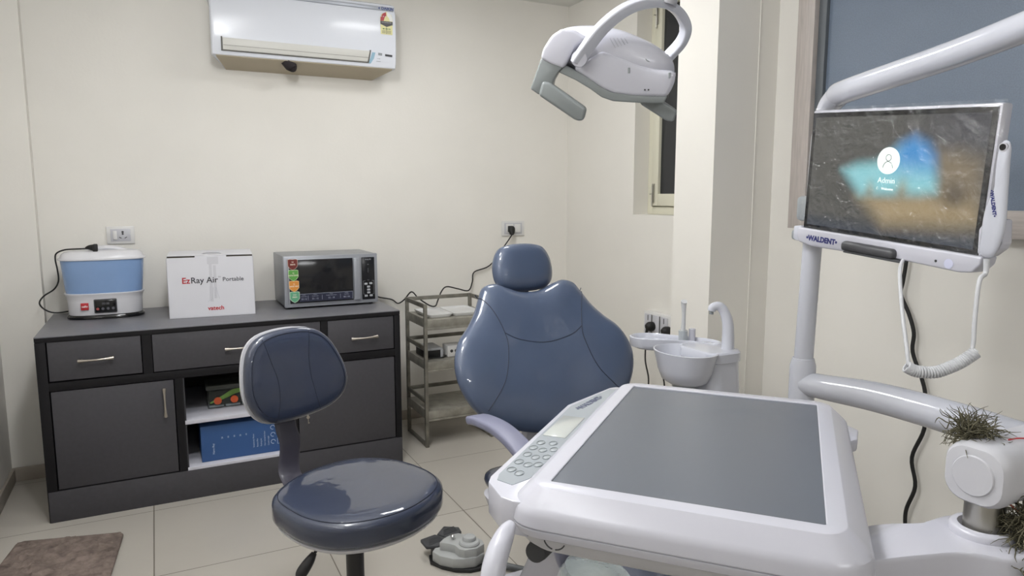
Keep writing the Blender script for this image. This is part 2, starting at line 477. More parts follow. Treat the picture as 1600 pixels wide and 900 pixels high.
nb.add(box(.070, .545, CY1-.03, CY1-.02, .138, .578), 1)
C.part('niche_lining', nb, [M_NICHE, M_NICHE])
C.part('shelf', MB().add(box(.070, .545, CY0-.002, CY1-.03, .358, .376, .0008)), M_SHELFW, label='white shelf board')
C.part('shelf', MB().add(box(.070, .545, CY0-.002, CY1-.03, .138, .152, .0008)), M_SHELFW, label='white lower shelf board')

# organiser box in the upper niche
M_CLEAR = mat('clear_plastic', '#9aa09a', .15, trans=.85, alpha=.35)
T = Thing('organizer_box', 'clear lidded organizer box of green and orange files on the upper niche shelf', 'box', (.28, 3.68, .377))
T.part('box_body', MB().add(box(.175, .40, 3.60, 3.78, .378, .47, .004)), M_CLEAR)
T.part('lid', MB().add(box(.170, .405, 3.595, 3.785, .47, .492, .005)), mat('smoky_lid', '#5a5d58', .25, alpha=.7))
for k in range(3):
    x = .215 + k*.075
    T.part('file_holder', MB().add(box(x-.033, x+.033, 3.612, 3.70, .381, .390, .001)), mat('pale_plastic', '#a9b3bb', .4))
    T.part('orange_stopper', MB().add(xform(lathe([(.0, 0), (.0175, 0), (.0175, .008), (0, .008)], 20), frame((x+.005, 3.592, .418), (1, 0, 0), (0, 0, 1)))), mat('orange_plastic', '#c8562a', .45))
T.part('green_strip', MB().add(tube([(.187, 3.606, .405), (.25, 3.606, .430), (.30, 3.606, .452), (.37, 3.606, .458)], [.004, .010, .012, .005], n=8, rb=.002, ref=(0, 1, 0))), mat('green_plastic', '#7fae4a', .45))
T.part('black_insert', MB().add(box(.185, .39, 3.615, 3.77, .392, .46, .002)), mat('dark_insert', '#1f2422', .6))

# blue carton in the lower niche
M_BLUEC = mat('blue_card', '#2f5488', .45)
T = Thing('blue_carton', 'long blue carton with white print lying on the lower niche shelf', 'carton', (.31, 3.6, .153))
bx = MB().add(box(.132, .515, 3.500, 3.82, .153, .325, .0015))
T.part('carton', bx, M_BLUEC)
pr = MB()
M_PALE = mat('pale_blue_print', '#b9c6dc', .5)
yy = 3.4995
def vt(s, size, x, z):
    pr.add(text(s, size, frame((x, yy, z), (0, 0, 1), (-1, 0, 0), (0, -1, 0)), align='LEFT'))
vt('Nano-Ray', .013, .185, .185)
for k, s in enumerate(('20', '10', '30', '25', '10')): vt(s, .010, .225+k*.027, .255)
for k, s in enumerate(('Endodontic Motor', 'Rotary files', 'Packing list', 'User manual kit box', 'Contra angle')): vt(s, .009, .365+k*.017, .19)
T.part('lettering', pr, M_PALE)
ic = MB()
for k in range(3):
    z = .205 + k*.036
    ic.add(tube([(.455+.010*math.cos(a), yy, z+.010*math.sin(a)) for a in [i*PI/5 for i in range(9)]], .0014, n=6, smooth=2))
    for (a, b, c_, d_) in ((.474, .500, z-.014, z-.0125), (.474, .500, z+.0125, z+.014), (.474, .4755, z-.014, z+.014), (.4985, .500, z-.014, z+.014), (.485, .489, z-.008, z+.008)):
        ic.add(box(a, b, yy-.0004, yy+.0001, c_, d_))
T.part('symbols', ic, M_PALE)

# ------------------------------------------------------------------ white and blue baby-bottle style steamer
def stadium(hx, hy, z, n=40, e=2.9, cx=-.238, cy=3.955):
    out = []
    for k in range(n):
        a = 2*PI*k/n; c, s = math.cos(a), math.sin(a)
        out.append((cx + hx*math.copysign(abs(c)**(2/e), c), cy + hy*math.copysign(abs(s)**(2/e), s), z))
    return out
T = Thing('steam_sterilizer', 'white countertop steamer with blue see-through tank, left end of the cabinet top', 'steamer', (-.238, 3.955, .8145))
T.part('foot', MB().add(loft([stadium(.158, .098, .815), stadium(.166, .104, .818), stadium(.166, .104, .826), stadium(.158, .098, .834)])), M_BLACKG)
T.part('base', MB().add(loft([stadium(.156, .094, .833), stadium(.158, .096, .838), stadium(.160, .098, .90), stadium(.165, .101, .926), stadium(.170, .104, .931), stadium(.171, .105, .937), stadium(.165, .1, .939)])), M_STEAM)
M_TANK = mat('blue_tank', '#93b4e2', .16, trans=.25, coat=.5, noise=.04, nscale=6)
T.part('tank', MB().add(loft([stadium(.163, .099, .938), stadium(.166, .101, .95), stadium(.175, .107, 1.06), stadium(.178, .109, 1.098)])), M_TANK)
T.part('lid', MB().add(loft([stadium(.180, .110, 1.096), stadium(.187, .115, 1.098), stadium(.187, .115, 1.104), stadium(.178, .108, 1.108), stadium(.172, .103, 1.124), stadium(.160, .092, 1.134), stadium(.13, .07, 1.139), stadium(.05, .03, 1.141)])), M_STEAM)
T.part('lid_handle', MB().add(tube([(-.315, 3.965, 1.128), (-.27, 3.965, 1.142), (-.225, 3.965, 1.148), (-.17, 3.965, 1.142), (-.125, 3.965, 1.128)], [.010, .013, .014, .013, .010], n=16, ref=(0, 1, 0), rb=.035)), M_STEAM)
pf = 3.8545
pn = T.part('control_panel', MB().add(box(-.283, -.187, pf-.004, pf+.006, .844, .911, .004)), M_GREYD)
T.part('panel_glass', MB().add(box(-.278, -.192, pf-.0052, pf-.003, .849, .906, .002)), M_BLACKG, parent=pn)
dd = MB()
for k in range(4): dd.add(xform(lathe([(0, 0), (.0065, 0), (.0065, .0006), (0, .0006)], 16), wall_M(-.268+k*.0215, pf-.0052, .865)), 1 if k == 0 else 0)
dd.add(text('00:00', .014, wall_M(-.234, pf-.0053, .889), bold=.0002))
T.part('buttons', dd, [mat('panel_grey_print', '#5a5a60', .4), mat('panel_red_print', '#9a4a48', .4)], parent=pn)
lg = T.part('logo', MB().add(box(-.337, -.305, pf-.0005, pf+.006, .862, .895, .001)), M_RED)
T.part('lettering', MB().add(text('cello', .013, wall_M(-.321, pf-.0007, .879), bold=.0004)), mat('white_print', '#f0e8e8', .5), parent=lg)
cd = MB().add(tube([(-.296, 3.915, 1.150), (-.34, 3.92, 1.149), (-.39, 3.93, 1.146), (-.425, 3.935, 1.13), (-.432, 3.94, 1.10), (-.428, 3.95, 1.05), (-.43, 3.97, .995), (-.452, 3.985, .955), (-.495, 3.985, .925), (-.515, 3.985, .895), (-.505, 3.985, .868), (-.475, 3.985, .846), (-.44, 3.985, .840), (-.395, 3.98, .845)], .0036, n=8, smooth=6))
cp = T.part('power_cord', cd, M_RUBBER)
pg = MB().add(tube([(-.302, 3.912, 1.152), (-.285, 3.905, 1.156), (-.262, 3.895, 1.154)], [.006, .012, .018], n=10, smooth=4)); pg.add(box(-.272, -.252, 3.875, 3.912, 1.134, 1.172, .005))
for dz in (-.008, .008): pg.add(cyl((-.262, 3.884, 1.137), (-.268+dz, 3.876, 1.124), .0018, 8))
T.part('plug', pg, M_RUBBER, parent=cp)

# ------------------------------------------------------------------ white carton
ca = math.radians(-4.2)
o = Vector((.035, 3.702, .8145)); cxd = Vector((math.cos(ca), math.sin(ca), 0)); cyd = Vector((0, 0, 1)); cn = cxd.cross(cyd)   # n towards the camera side
T = Thing('white_carton', 'white cardboard carton of a portable x-ray camera between steamer and microwave', 'carton', o)
Mc = frame(o, cxd, cyd, cn)
W, H, D = .388, .292, .29
bd = MB()
for (x0, x1, z0, z1) in ((0, W, -.003, 0), (0, W, -D, -D+.003), (0, .003, -D, 0), (W-.003, W, -D, 0)):
    bd.add(xform(box(x0, x1, 0, H, z0, z1), Mc))
bd.add(xform(box(0, W, 0, .003, -D, 0), Mc))
T.part('carton_body', bd, M_CARD)
fl = MB()
fl.add(loft([[Mc @ Vector(p) for p in ((.002, H+.007, -.004), (.002, H+.0085, -.003), (.002, H+.014, -D), (.002, H+.011, -D))], [Mc @ Vector(p) for p in ((W-.002, H+.007, -.004), (W-.002, H+.0085, -.003), (W-.002, H+.014, -D), (W-.002, H+.011, -D))]]))
T.part('top_flap', fl, M_CARD)
T.part('tuck_tab', MB().add(xform(box(.125, .265, H-.002, H+.0075, -.004, -.001), Mc)), M_CARD)
T.part('gap_shade_slab', MB().add(xform(box(.004, W-.004, H-.006, H+.005, -D+.01, -.010), Mc)), M_GAPDARK)  # dark slab painted as the shaded gap under the lifted flap
hd = MB()
hd.add(tube([Mc @ Vector(p) for p in ((.145, H+.004, -.10), (.165, H+.014, -.10), (.20, H+.018, -.10), (.235, H+.014, -.10), (.255, H+.004, -.10))], .003, n=8, ref=tuple(-cn), rb=.012))
T.part('carry_handle', hd, M_CARD)
tb = MB().add(xform(box(.178, .228, H-.035, H+.001, 0, .0006), Mc)); tb.add(xform(box(.185, .198, .075, H-.03, 0, .0004), Mc)); tb.add(xform(box(.203, .216, .09, H-.04, 0, .0003), Mc))
T.part('tape', tb, mat('tape', '#cbcbd0', .2))
def cf(x, y): return Mc @ Matrix.Translation((x, y, .0005))
le = MB(); le.add(text('Ez', .040, cf(.062, .180), align='LEFT', bold=.0007), 0); le.add(text('Ray Air', .040, cf(.101, .180), align='LEFT', bold=.0005), 1)
le.add(text('TM', .008, cf(.224, .194), align='LEFT'), 1); le.add(text('Portable', .0285, cf(.243, .181), align='LEFT', bold=.0002), 1)
le.add(text('vatech', .028, cf(.208, .042), bold=.0007), 0)
T.part('lettering', le, [M_RED, M_INK])
# line drawing on the carton
ld = MB()
for a, b in (((.172, .075), (.195, .088)), ((.195, .088), (.200, .145)), ((.182, .082), (.186, .15)), ((.205, .09), (.212, .145)), ((.212, .145), (.225, .088))):
    ld.add(tube([cf(*a) @ Vector(), cf(*b) @ Vector()], .0006, n=5, smooth=0))
T.part('line_drawing', ld, mat('light_grey_print', '#aeb0b8', .5))

# ------------------------------------------------------------------ microwave
T = Thing('microwave_oven', 'silver microwave oven with black door and four shield stickers on the cabinet top', 'microwave', (.82, 3.92, .8145))
MX0, MX1, MY, MZ0, MZ1 = .574, 1.066, 3.730, .826, 1.090
M_SILV = mat('silver_paint', '#8d9094', .35, metal=.35)
M_SILVF = mat('silver_plastic', '#9a9da3', .35, metal=.3)
T.part('casing', MB().add(box(MX0+.003, MX1-.003, MY+.03, 4.09, MZ0, MZ1, .004)), M_SILV)
T.part('front_frame', MB().add(box(MX0, MX1, MY+.006, MY+.032, MZ0-.002, MZ1+.001, .004)), M_SILVF)
dr = T.part('door', MB().add(box(MX0+.018, .972, MY, MY+.012, .840, 1.077, .004)), M_SILVF)
T.part('door_window', MB().add(box(MX0+.026, .930, MY-.003, MY+.004, .845, 1.072, .003)), mat('smoked_glass', '#1b1b1d', .12), parent=dr)
T.part('door_handle', MB().add(box(.932, .968, MY-.012, MY+.004, .845, 1.072, .006)), M_SILVF, parent=dr)
cpn = T.part('control_panel', MB().add(box(.978, 1.049, MY+.001, MY+.010, .843, 1.072, .003)), mat('panel_black', '#17181b', .2))
bt = MB()
for (x, z) in ((.999, .928), (1.026, .930), (1.013, .912), (1.013, .896), (1.013, .880), (.999, .863), (1.026, .864)):
    bt.add(box(x-.0085, x+.0085, MY-.0015, MY+.002, z-.0055, z+.0055, .002))
T.part('buttons', bt, mat('button_grey', '#a9abae', .4), parent=cpn)
ol = MB()
for b_ in ((.984, .985, .872, .945), (1.042, 1.043, .872, .945), (.984, .996, .944, .945), (1.031, 1.043, .944, .945), (.984, .992, .872, .873), (1.035, 1.043, .872, .873)):
    ol.add(box(b_[0], b_[1], MY-.0004, MY+.002, b_[2], b_[3]))
ol.add(text('PHILIPS', .0105, wall_M(1.013, MY-.0002, 1.060), bold=.0002)); ol.add(text('20L', .007, wall_M(1.013, MY-.0002, 1.033)))
ol.add(text('RESET', .0045, wall_M(1.013, MY-.0002, .948)))
for k in range(5): ol.add(box(1.0125-.001, 1.0125+.001, MY-.0002, MY+.001, .99+k*.005, .9925+k*.005))
T.part('panel_print', ol, mat('panel_print', '#8b8d92', .5), parent=cpn)
# stickers
def shield(cx, cz, w, h):
    return [(cx-w, cz+h*.9), (cx-w*.6, cz+h), (cx, cz+h*.93), (cx+w*.6, cz+h), (cx+w, cz+h*.9), (cx+w, cz-h*.25), (cx+w*.6, cz-h*.7), (cx, cz-h), (cx-w*.6, cz-h*.7), (cx-w, cz-h*.25)]
sy = MY-.0034
for k, (c1, c2, s1) in enumerate((('#6e2f2a', '#b9a598', 'HEAVY'), ('#5b9a48', '#b9cf9f', 'AUTO'), ('#d08a3c', '#e4c191', 'QUICK'), ('#5f9f7c', '#cfe0c8', 'FRESH'))):
    cx, cz = .6185+k*.0015, 1.049-k*.0565
    Mp = frame((0, sy, 0), (1, 0, 0), (0, 0, 1))
    stk = MB().add(prism(shield(cx, cz, .025, .0295), 0, .0006, M=Mp), 0)
    stk.add(prism(shield(cx, cz, .0228, .0272), .0006, .0009, M=Mp), 1)
    o_ = T.part('sticker', stk, [mat('sticker_edge_%d' % k, c2, .4), mat('sticker_fill_%d' % k, c1, .4)], parent=dr, label=['dark red shield sticker', 'green shield sticker', 'orange shield sticker', 'pale green shield sticker'][k])
st = MB()
for k, (a, b) in enumerate((('99', 'HEATS'), ('Q', 'AUTO COOK'), ('Q', 'QUICK HEAT'), ('GO', 'FRESH'))):
    cx, cz = .6185+k*.0015, 1.049-k*.0565
    st.add(text(b, .0085, wall_M(cx, sy-.0012, cz), bold=.0003)); st.add(text(a, .011, wall_M(cx, sy-.0012, cz+.012)))
T.part('sticker_print', st, mat('sticker_print', '#e6dccb', .5), parent=dr)
bn = MB().add(box(.647, .925, sy-.0006, sy+.0005, .853, .894), 0)
T.part('banner', bn, mat('banner_navy', '#23263a', .4), parent=dr)
bp = MB()
for b_ in ((.647, .925, .8925, .894), (.9235, .925, .853, .894), (.690, .6915, .860, .884), (.762, .7635, .860, .884), (.858, .8595, .860, .884)):
    bp.add(box(b_[0], b_[1], sy-.0009, sy, b_[2], b_[3]))
for (x, a, b, c_) in ((.669, '5 Auto', 'Cook menu', '20 / 8'), (.727, '5 Steps', 'Express cook', 'Di : 15'), (.811, 'Z Inox', 'Multiple Defrost Menu', '02 : 18'), (.892, 'B Auto', 'Easy Menu', '00 / 00')):
    bp.add(text(a, .0065, wall_M(x, sy-.0009, .888))); bp.add(text(b, .006, wall_M(x, sy-.0009, .880))); bp.add(text(c_, .012, wall_M(x, sy-.0009, .866)))
T.part('banner_print', bp, mat('banner_print', '#a4a8b6', .5), parent=dr)
for (x, y) in ((MX0+.03, MY+.05), (MX1-.03, MY+.05), (MX0+.03, 4.06), (MX1-.03, 4.06)):
    T.part('foot', MB().add(cyl((x, y, .8145), (x, y, .828), .012, 14)), M_BLACK)
T.part('underside', MB().add(box(MX0+.012, MX1-.012, MY+.03, 4.08, .8235, .8285)), M_BLACK)
cordp = [(1.058, 4.075, .85), (1.12, 4.12, .82), (1.186, 4.135, .791), (1.263, 4.13, .772), (1.299, 4.12, .747), (1.337, 4.11, .77), (1.363, 4.05, .823), (1.379, 3.97, .793), (1.421, 3.90, .757), (1.453, 3.885, .7525), (1.486, 3.93, .776), (1.519, 3.95, .829), (1.572, 4.0, .848), (1.665, 4.05, .824), (1.76, 4.1, .801), (1.796, 4.12, .854), (1.814, 4.13, .914), (1.923, 4.13, .951), (2.016, 4.125, 1.06), (2.068, 4.10, 1.145), (2.071, 4.098, 1.165)]
cp = T.part('power_cord', MB().add(tube(cordp, .0042, n=8, smooth=5)), M_RUBBER)
pg = MB().add(tube([(2.068, 4.10, 1.148), (2.071, 4.103, 1.165), (2.073, 4.11, 1.19), (2.073, 4.115, 1.202)], [.009, .019, .023, .016], n=14, ref=(0, 1, 0), rb=.020))
pg.add(box(2.056, 2.090, 4.115, 4.134, 1.165, 1.205, .004))
T.part('plug', pg, M_RUBBER, parent=cp)

# ------------------------------------------------------------------ wall sockets
M_PLATE = mat('white_switch_plate', '#d9d8d6', .3)
M_SLOT = mat('slot', '#3a3a3c', .5)
def plate(name, label, cx, cz, w=.127, h=.09):
    T = Thing(name, label, 'wall socket', (cx, YB, cz))
    T.part('faceplate', MB().add(box(cx-w/2, cx+w/2, YB-.010, YB, cz-h/2, cz+h/2, .003)), M_PLATE)
    T.part('inner_frame', MB().add(box(cx-w/2+.018, cx+w/2-.018, YB-.012, YB-.008, cz-h/2+.013, cz+h/2-.013, .0015)), M_WHITEM)
    return T
T = plate('wall_socket', 'white switch and socket plate above the steamer', -.162, 1.200)
T.part('switch', MB().add(box(-.196, -.178, YB-.017, YB-.011, 1.177, 1.222, .002)), M_PLATE)
s = MB()
for (x, z, r) in ((-.152, 1.216, .0055), (-.152, 1.206, .005)): s.add(xform(lathe([(0, 0), (r, 0), (r, .001), (0, .001)], 14), wall_M(x, YB-.0122, z)))
for (x, z, a) in ((-.164, 1.187, .5), (-.139, 1.187, -.5)): s.add(tube([(x-.006*math.cos(a), YB-.0125, z+.006*math.sin(a)), (x+.006*math.cos(a), YB-.0125, z-.006*math.sin(a))], .0022, n=6, smooth=0))
T.part('socket_holes', s, M_SLOT)
T = plate('wall_socket', 'white switch and socket plate behind the dental chair headrest with the black plug in it', 2.10, 1.188, .165, .098)
T.part('switch', MB().add(box(2.106, 2.152, YB-.017, YB-.011, 1.160, 1.216, .002)), M_PLATE)
T.part('socket_block', MB().add(box(2.046, 2.100, YB-.015, YB-.011, 1.158, 1.218, .002)), M_PLATE)
# three gang box beside the column, on the right wall
T = Thing('socket_strip', 'white surface socket box low on the right wall beside the column', 'wall socket', (XR, 3.09, .68))
T.part('socket_box', MB().add(box(XR-.045, XR, 2.96, 3.216, .60, .748, .004)), M_PLATE)
gy = (3.17, 3.10, 3.03)
s = MB()
for y in gy: s.add(box(XR-.050, XR-.044, y-.030, y+.030, .612, .736, .002))
T.part('gang_plate', s, M_WHITEM)
for y in (3.137, 3.067): T.part('gang_gap', MB().add(box(XR-.0508, XR-.049, y-.002, y+.002, .612, .736)), M_SLOT)
for y in (3.17, 3.03): T.part('slot', MB().add(box(XR-.0508, XR-.049, y-.003, y+.003, .70, .73)), M_SLOT)
for (y, z, lab) in ((3.125, .672, 'black plug pushed into the left gang of the socket box'), (2.985, .668, 'black plug pushed into the right gang of the socket box')):
    P = Thing('plug', lab, 'plug', (XR-.05, y, z))
    P.part('plug_body', MB().add(tube([(XR-.051, y, z), (XR-.075, y, z), (XR-.092, y+.002, z-.004)], [.026, .027, .018], n=16, smooth=3)), M_RUBBER)
    e = (XR-.085, y+.014, z-.09)
    pts = [(XR-.085, y+.002, z-.01), (XR-.088, y+.010, z-.05), e, (XR-.08, y+.02, z-.20), (XR-.07, y-.0, z-.30), (XR-.06, y+.02, z-.42), (XR-.06, y+.03, .006), (XR-.07, y-.05, .006)]
    P.part('cord', MB().add(tube(pts, [.010, .007, .0048, .0045, .0045, .0045, .0045, .0045], n=8)), M_RUBBER)

# ------------------------------------------------------------------ air conditioner
T = Thing('air_conditioner', 'white split air conditioner with energy label high on the back wall', 'air conditioner', (.78, YB, 2.07))
AX0, AX1 = .302, 1.262
# side profile (y, z), y measured from the wall outwards
prof = [(0, 2.072), (-.10, 2.088), (-.19, 2.102), (-.207, 2.109), (-.215, 2.135), (-.222, 2.20), (-.226, 2.30), (-.220, 2.40), (-.205, 2.447), (-.17, 2.460), (0, 2.465)]
def acring(x, inset, scale=1.0):
    return [(x + (inset*(1 if x < .78 else -1) * (1 + y/.23) if z < 2.10 else 0), YB + y*scale, 2.27 + (z-2.27)*scale) for y, z in prof]
bd = loft([acring(AX0+.012, .07, .96), acring(AX0, .07, 1), acring(AX1, .07, 1), acring(AX1+.012-.024, .07, .96)])
rings = [acring(AX0+.0, .075, .955), acring(AX0+.006, .07, .99), acring(AX0+.02, .06, 1), acring(AX1-.02, .06, 1), acring(AX1-.006, .07, .99), acring(AX1, .075, .955)]
T.part('casing', MB().add(loft(rings)), M_ACW)
uq = [(0, 2.070), (-.10, 2.086), (-.19, 2.100), (-.202, 2.106)]
T.part('underside_panel', MB().add(loft([[(xx + (.072*(1 if xx < .78 else -1)*(1+y/.23)) , YB+y, z+dz) for dz in (-.002, .003) for y, z in (uq if dz < 0 else uq[::-1])] for xx in (AX0+.012, AX1-.012)])), mat('underside_shade_tan', '#b5aa94', .6))  # tan tone paints in the shade under the white casing
yv = YB - .2175
va = [(.356, 2.188), (1.100, 2.188), (1.080, 2.130), (.350, 2.130)]
lv = T.part('louver', MB().add(prism([(a, b) for a, b in va], -.006, .004, .002, M=frame((0, yv, 0), (1, 0, 0), (0, .16, 1)) )), M_WHITEM) if False else None
louv = MB()
Ml = frame((0, YB-.2145, 2.135), (1, 0, 0), (0, -.10, 1))
louv.add(prism([(.356, .055), (1.108, .055), (1.096, -.003), (.356, -.003)], -.002, .0055, .0015, M=Ml))
T.part('louver', louv, mat('louver_plastic', '#cdccc6', .45))
gp = MB()
for q in ([(.348, .060), (.355, .060), (.355, -.008), (.348, -.008)], [(1.108, .060), (1.116, .060), (1.104, -.008), (1.096, -.008)], [(.348, -.004), (1.100, -.004), (1.098, -.009), (.348, -.009)]):
    gp.add(prism(q, -.002, .0035, M=Ml))
gp.add(prism([(.358, .020), (1.102, .020), (1.102, .0185), (.358, .0185)], .0045, .006, M=Ml))
T.part('louver_gap', gp, mat('gap_grey', '#5c5a55', .6))
T.part('drain_hose', MB().add(tube([(.662, 3.975, 2.115), (.685, 3.98, 2.095), (.70, 3.985, 2.075), (.70, 3.98, 2.068)], [.028, .032, .028, .014], n=12, smooth=4)), mat('dark_foam', '#2a2426', .8))
T.part('trim_strip', MB().add(prism([(.60, .312), (1.255, .312), (1.255, .296), (.60, .296)], .0, .009, .001, M=Ml @ Matrix.Translation((0, 0, 0)))) if False else MB().add(box(.33, 1.248, YB-.2235, YB-.21, 2.412, 2.432, .002)), mat('silver_trim', '#a6aab2', .35, metal=.2))
T.part('logo', MB().add(text('DAIKIN', .021, wall_M(1.213, YB-.2238, 2.422), bold=.0007)).add(prism([(-.006, 0), (.004, .007), (.004, -.007)], 0, .0004, M=wall_M(1.166, YB-.2238, 2.422))), mat('blue_print', '#2b3f78', .5))
yl = YB-.2268
lb = MB().add(prism([(1.170, 2.370), (1.172, 2.285), (1.238, 2.285), (1.240, 2.370), (1.232, 2.392), (1.205, 2.405), (1.178, 2.392)], 0, .0004, M=frame((0, yl, 0), (1, 0, 0), (0, 0, 1))), 0)
lb.add(prism([(1.171, 2.338), (1.171, 2.355), (1.240, 2.355), (1.240, 2.338), (1.205, 2.325)], .0004, .0007, M=frame((0, yl, 0), (1, 0, 0), (0, 0, 1))), 1)
lb.add(prism([(1.171, 2.355), (1.173, 2.375), (1.185, 2.395), (1.202, 2.403), (1.205, 2.385), (1.195, 2.375), (1.190, 2.357)], .0004, .0008, M=frame((0, yl, 0), (1, 0, 0), (0, 0, 1))), 2)
lb.add(prism([(1.208, 2.403), (1.228, 2.394), (1.238, 2.375), (1.239, 2.357), (1.224, 2.357), (1.220, 2.372), (1.209, 2.384)], .0004, .0008, M=frame((0, yl, 0), (1, 0, 0), (0, 0, 1))), 3)
T.part('energy_label', lb, [mat('label_yellow', '#d8d39b', .5), M_BLACK, mat('label_red', '#a8343c', .5), mat('label_white', '#e4e4e0', .5)])
lp = MB()
lp.add(text('* * *', .016, wall_M(1.188, yl-.0009, 2.376)), 1)
lp.add(text('MORE STARS MORE SAVINGS', .0042, wall_M(1.205, yl-.0009, 2.348)), 1)
lp.add(text('80 132 CR', .010, wall_M(1.205, yl-.0009, 2.314), bold=.0003), 2)
for k in range(5): lp.add(box(1.178, 1.200, yl-.0006, yl, 2.305-k*.0035, 2.3062-k*.0035), 0); lp.add(box(1.208, 1.230, yl-.0006, yl, 2.305-k*.0035, 2.3062-k*.0035), 0)
lp.add(box(1.203, 1.206, yl-.0006, yl, 2.288, 2.322), 0)
T.part('label_print', lp, [M_INK, mat('label_white', '#e4e4e0', .5), mat('label_green', '#4a7a4a', .5)])
Ms = Ml @ Matrix.Translation((0, 0, .0022))
T.part('blue_sticker', MB().add(prism([(1.122, .050), (1.140, .049), (1.132, .018), (1.114, -.010), (1.098, -.010), (1.112, .018)], 0, .0006, M=Ms)), mat('pale_blue', '#8fb0c2', .4))
T.part('receiver_window', MB().add(prism([(1.195, .046), (1.236, .044), (1.236, .033), (1.195, .035)], 0, .0008, M=Ms)), M_GREYD)
T.part('indicator', MB().add(prism([(1.156, .050), (1.178, .049), (1.178, .036), (1.156, .037)], 0, .0006, M=Ms)).add(text('inverter', .008, Ms @ Matrix.Translation((1.158, .005, .0003))) ).add(text('3.5 kW', .006, Ms @ Matrix.Translation((1.158, .018, .0003)))), M_GREY)

# ------------------------------------------------------------------ steel trolley
T = Thing('steel_trolley', 'worn steel rack trolley with three shelves between cabinet and dental chair', 'trolley', (1.49, 3.765, 0))
TX0, TX1, TY0, TY1 = 1.281, 1.70, 3.600, 3.930
q = .019
for (x, y) in ((TX0, TY0), (TX1-q, TY0), (TX0, TY1-q), (TX1-q, TY1-q)):
    T.part('post', MB().add(box(x, x+q, y, y+q, .0, .812, .0015)), M_TROLLEYD)
for sh in (.722, .487, .205):
    s = MB().add(box(TX0+.004, TX1-.004, TY0+.006, TY1-.004, sh-.006, sh, .0005))
    s.add(box(TX0+q, TX1-q, TY0+.001, TY0+.010, sh-.042, sh+.001, .001)); s.add(box(TX0+q, TX1-q, TY1-.010, TY1-.001, sh-.042, sh+.001, .001))
    s.add(box(TX0+.002, TX0+.011, TY0+q, TY1-q, sh-.040, sh+.010, .001)); s.add(box(TX1-.011, TX1-.002, TY0+q, TY1-q, sh-.040, sh+.010, .001))
    s.add(box(TX0+q, TX1-q, TY0+.002, TY0+.008, sh-.056, sh-.044, .001))
    T.part('shelf', s, M_TROLLEY)
for z in (.812, .577, .276):
    s = MB()
    s.add(box(TX0+.003, TX0+.012, TY0+q, TY1-q, z-.024, z, .001)); s.add(box(TX1-.012, TX1-.003, TY0+q, TY1-q, z-.024, z, .001))
    s.add(box(TX0+q, TX1-q, TY1-.012, TY1-.003, z-.022, z, .001))
    T.part('guard_rail', s, M_TROLLEYD)
s = MB().add(box(TX0+.002, TX0+.018, TY0+q, TY1-q, 0, .018, .001)); s.add(box(TX1-.018, TX1-.002, TY0+q, TY1-q, 0, .018, .001))
T.part('bottom_rail', s, M_TROLLEYD)
# marble trays on the trolley
M_MARB = mat('white_marble_plastic', '#d5d5d4', .25, noise=.05, nscale=8)
def tray(x0, x1, y0, y1, z, label):
    s = MB(); cx, cy, hw, hh = (x0+x1)/2, (y0+y1)/2, (x1-x0)/2, (y1-y0)/2
    r = [[(a, b, zz) for a, b in rrect(hw-i, hh-i, .02, 5, cx, cy)] for i, zz in ((.010, z), (0, z+.016), (0, z+.019), (.006, z+.019), (.014, z+.010), (.02, z+.009))]
    s.add(loft(r))
    return single('instrument_tray', s, M_MARB, label, 'tray', (cx, cy, z), 'white trays on the trolley')
o1 = tray(1.325, 1.475, 3.655, 3.91, .7225, 'white marbled tray on the trolley top shelf, the left one next to the post')
o2 = tray(1.480, 1.66, 3.655, 3.91, .7225, 'white marbled tray on the trolley top shelf, the right one against the dental chair')
T = Thing('grey_case', 'flat grey and black case on the middle trolley shelf', 'case', (1.37, 3.78, .487))
T.part('case_top', MB().add(box(1.315, 1.425, 3.70, 3.86, .528, .541, .003)), mat('light_grey_plastic', '#b5b7ba', .35))
T.part('case_body', MB().add(box(1.318, 1.412, 3.70, 3.855, .4875, .529, .002)), M_BLACK)
T.part('case_side', MB().add(box(1.411, 1.427, 3.695, 3.86, .4875, .530, .002)), mat('light_grey_plastic', '#b5b7ba', .35))
T = Thing('power_adapter', 'white power adapter cube with socket holes on the middle trolley shelf', 'adapter', (1.49, 3.72, .487))
T.part('adapter_body', MB().add(box(1.445, 1.545, 3.67, 3.76, .4875, .553, .006)), M_PLATE)
s = MB()
for x in (1.468, 1.495): s.add(xform(lathe([(0, 0), (.009, 0), (.009, .001), (0, .001)], 16), wall_M(x, 3.6697, .522)))
T.part('socket_holes', s, M_SLOT)
T.part('cord', MB().add(tube([(1.45, 3.70, .495), (1.43, 3.68, .4925), (1.41, 3.665, .492), (1.37, 3.675, .492), (1.34, 3.68, .492)], .0035, n=8)), M_RUBBER)
# rug
M_RUG = mat('taupe_rug', '#776b64', .95, noise=.35, nscale=28, bump=.9, bscale=40, spec=.1)
pts = [(-.575, 3.275), (-.55, 3.292), (-.215, 3.205), (-.192, 3.185), (-.235, 2.70), (-.26, 2.68), (-.64, 2.72), (-.66, 2.75)]
bmr = prism(pts, .001, .018, .006, seg=3)
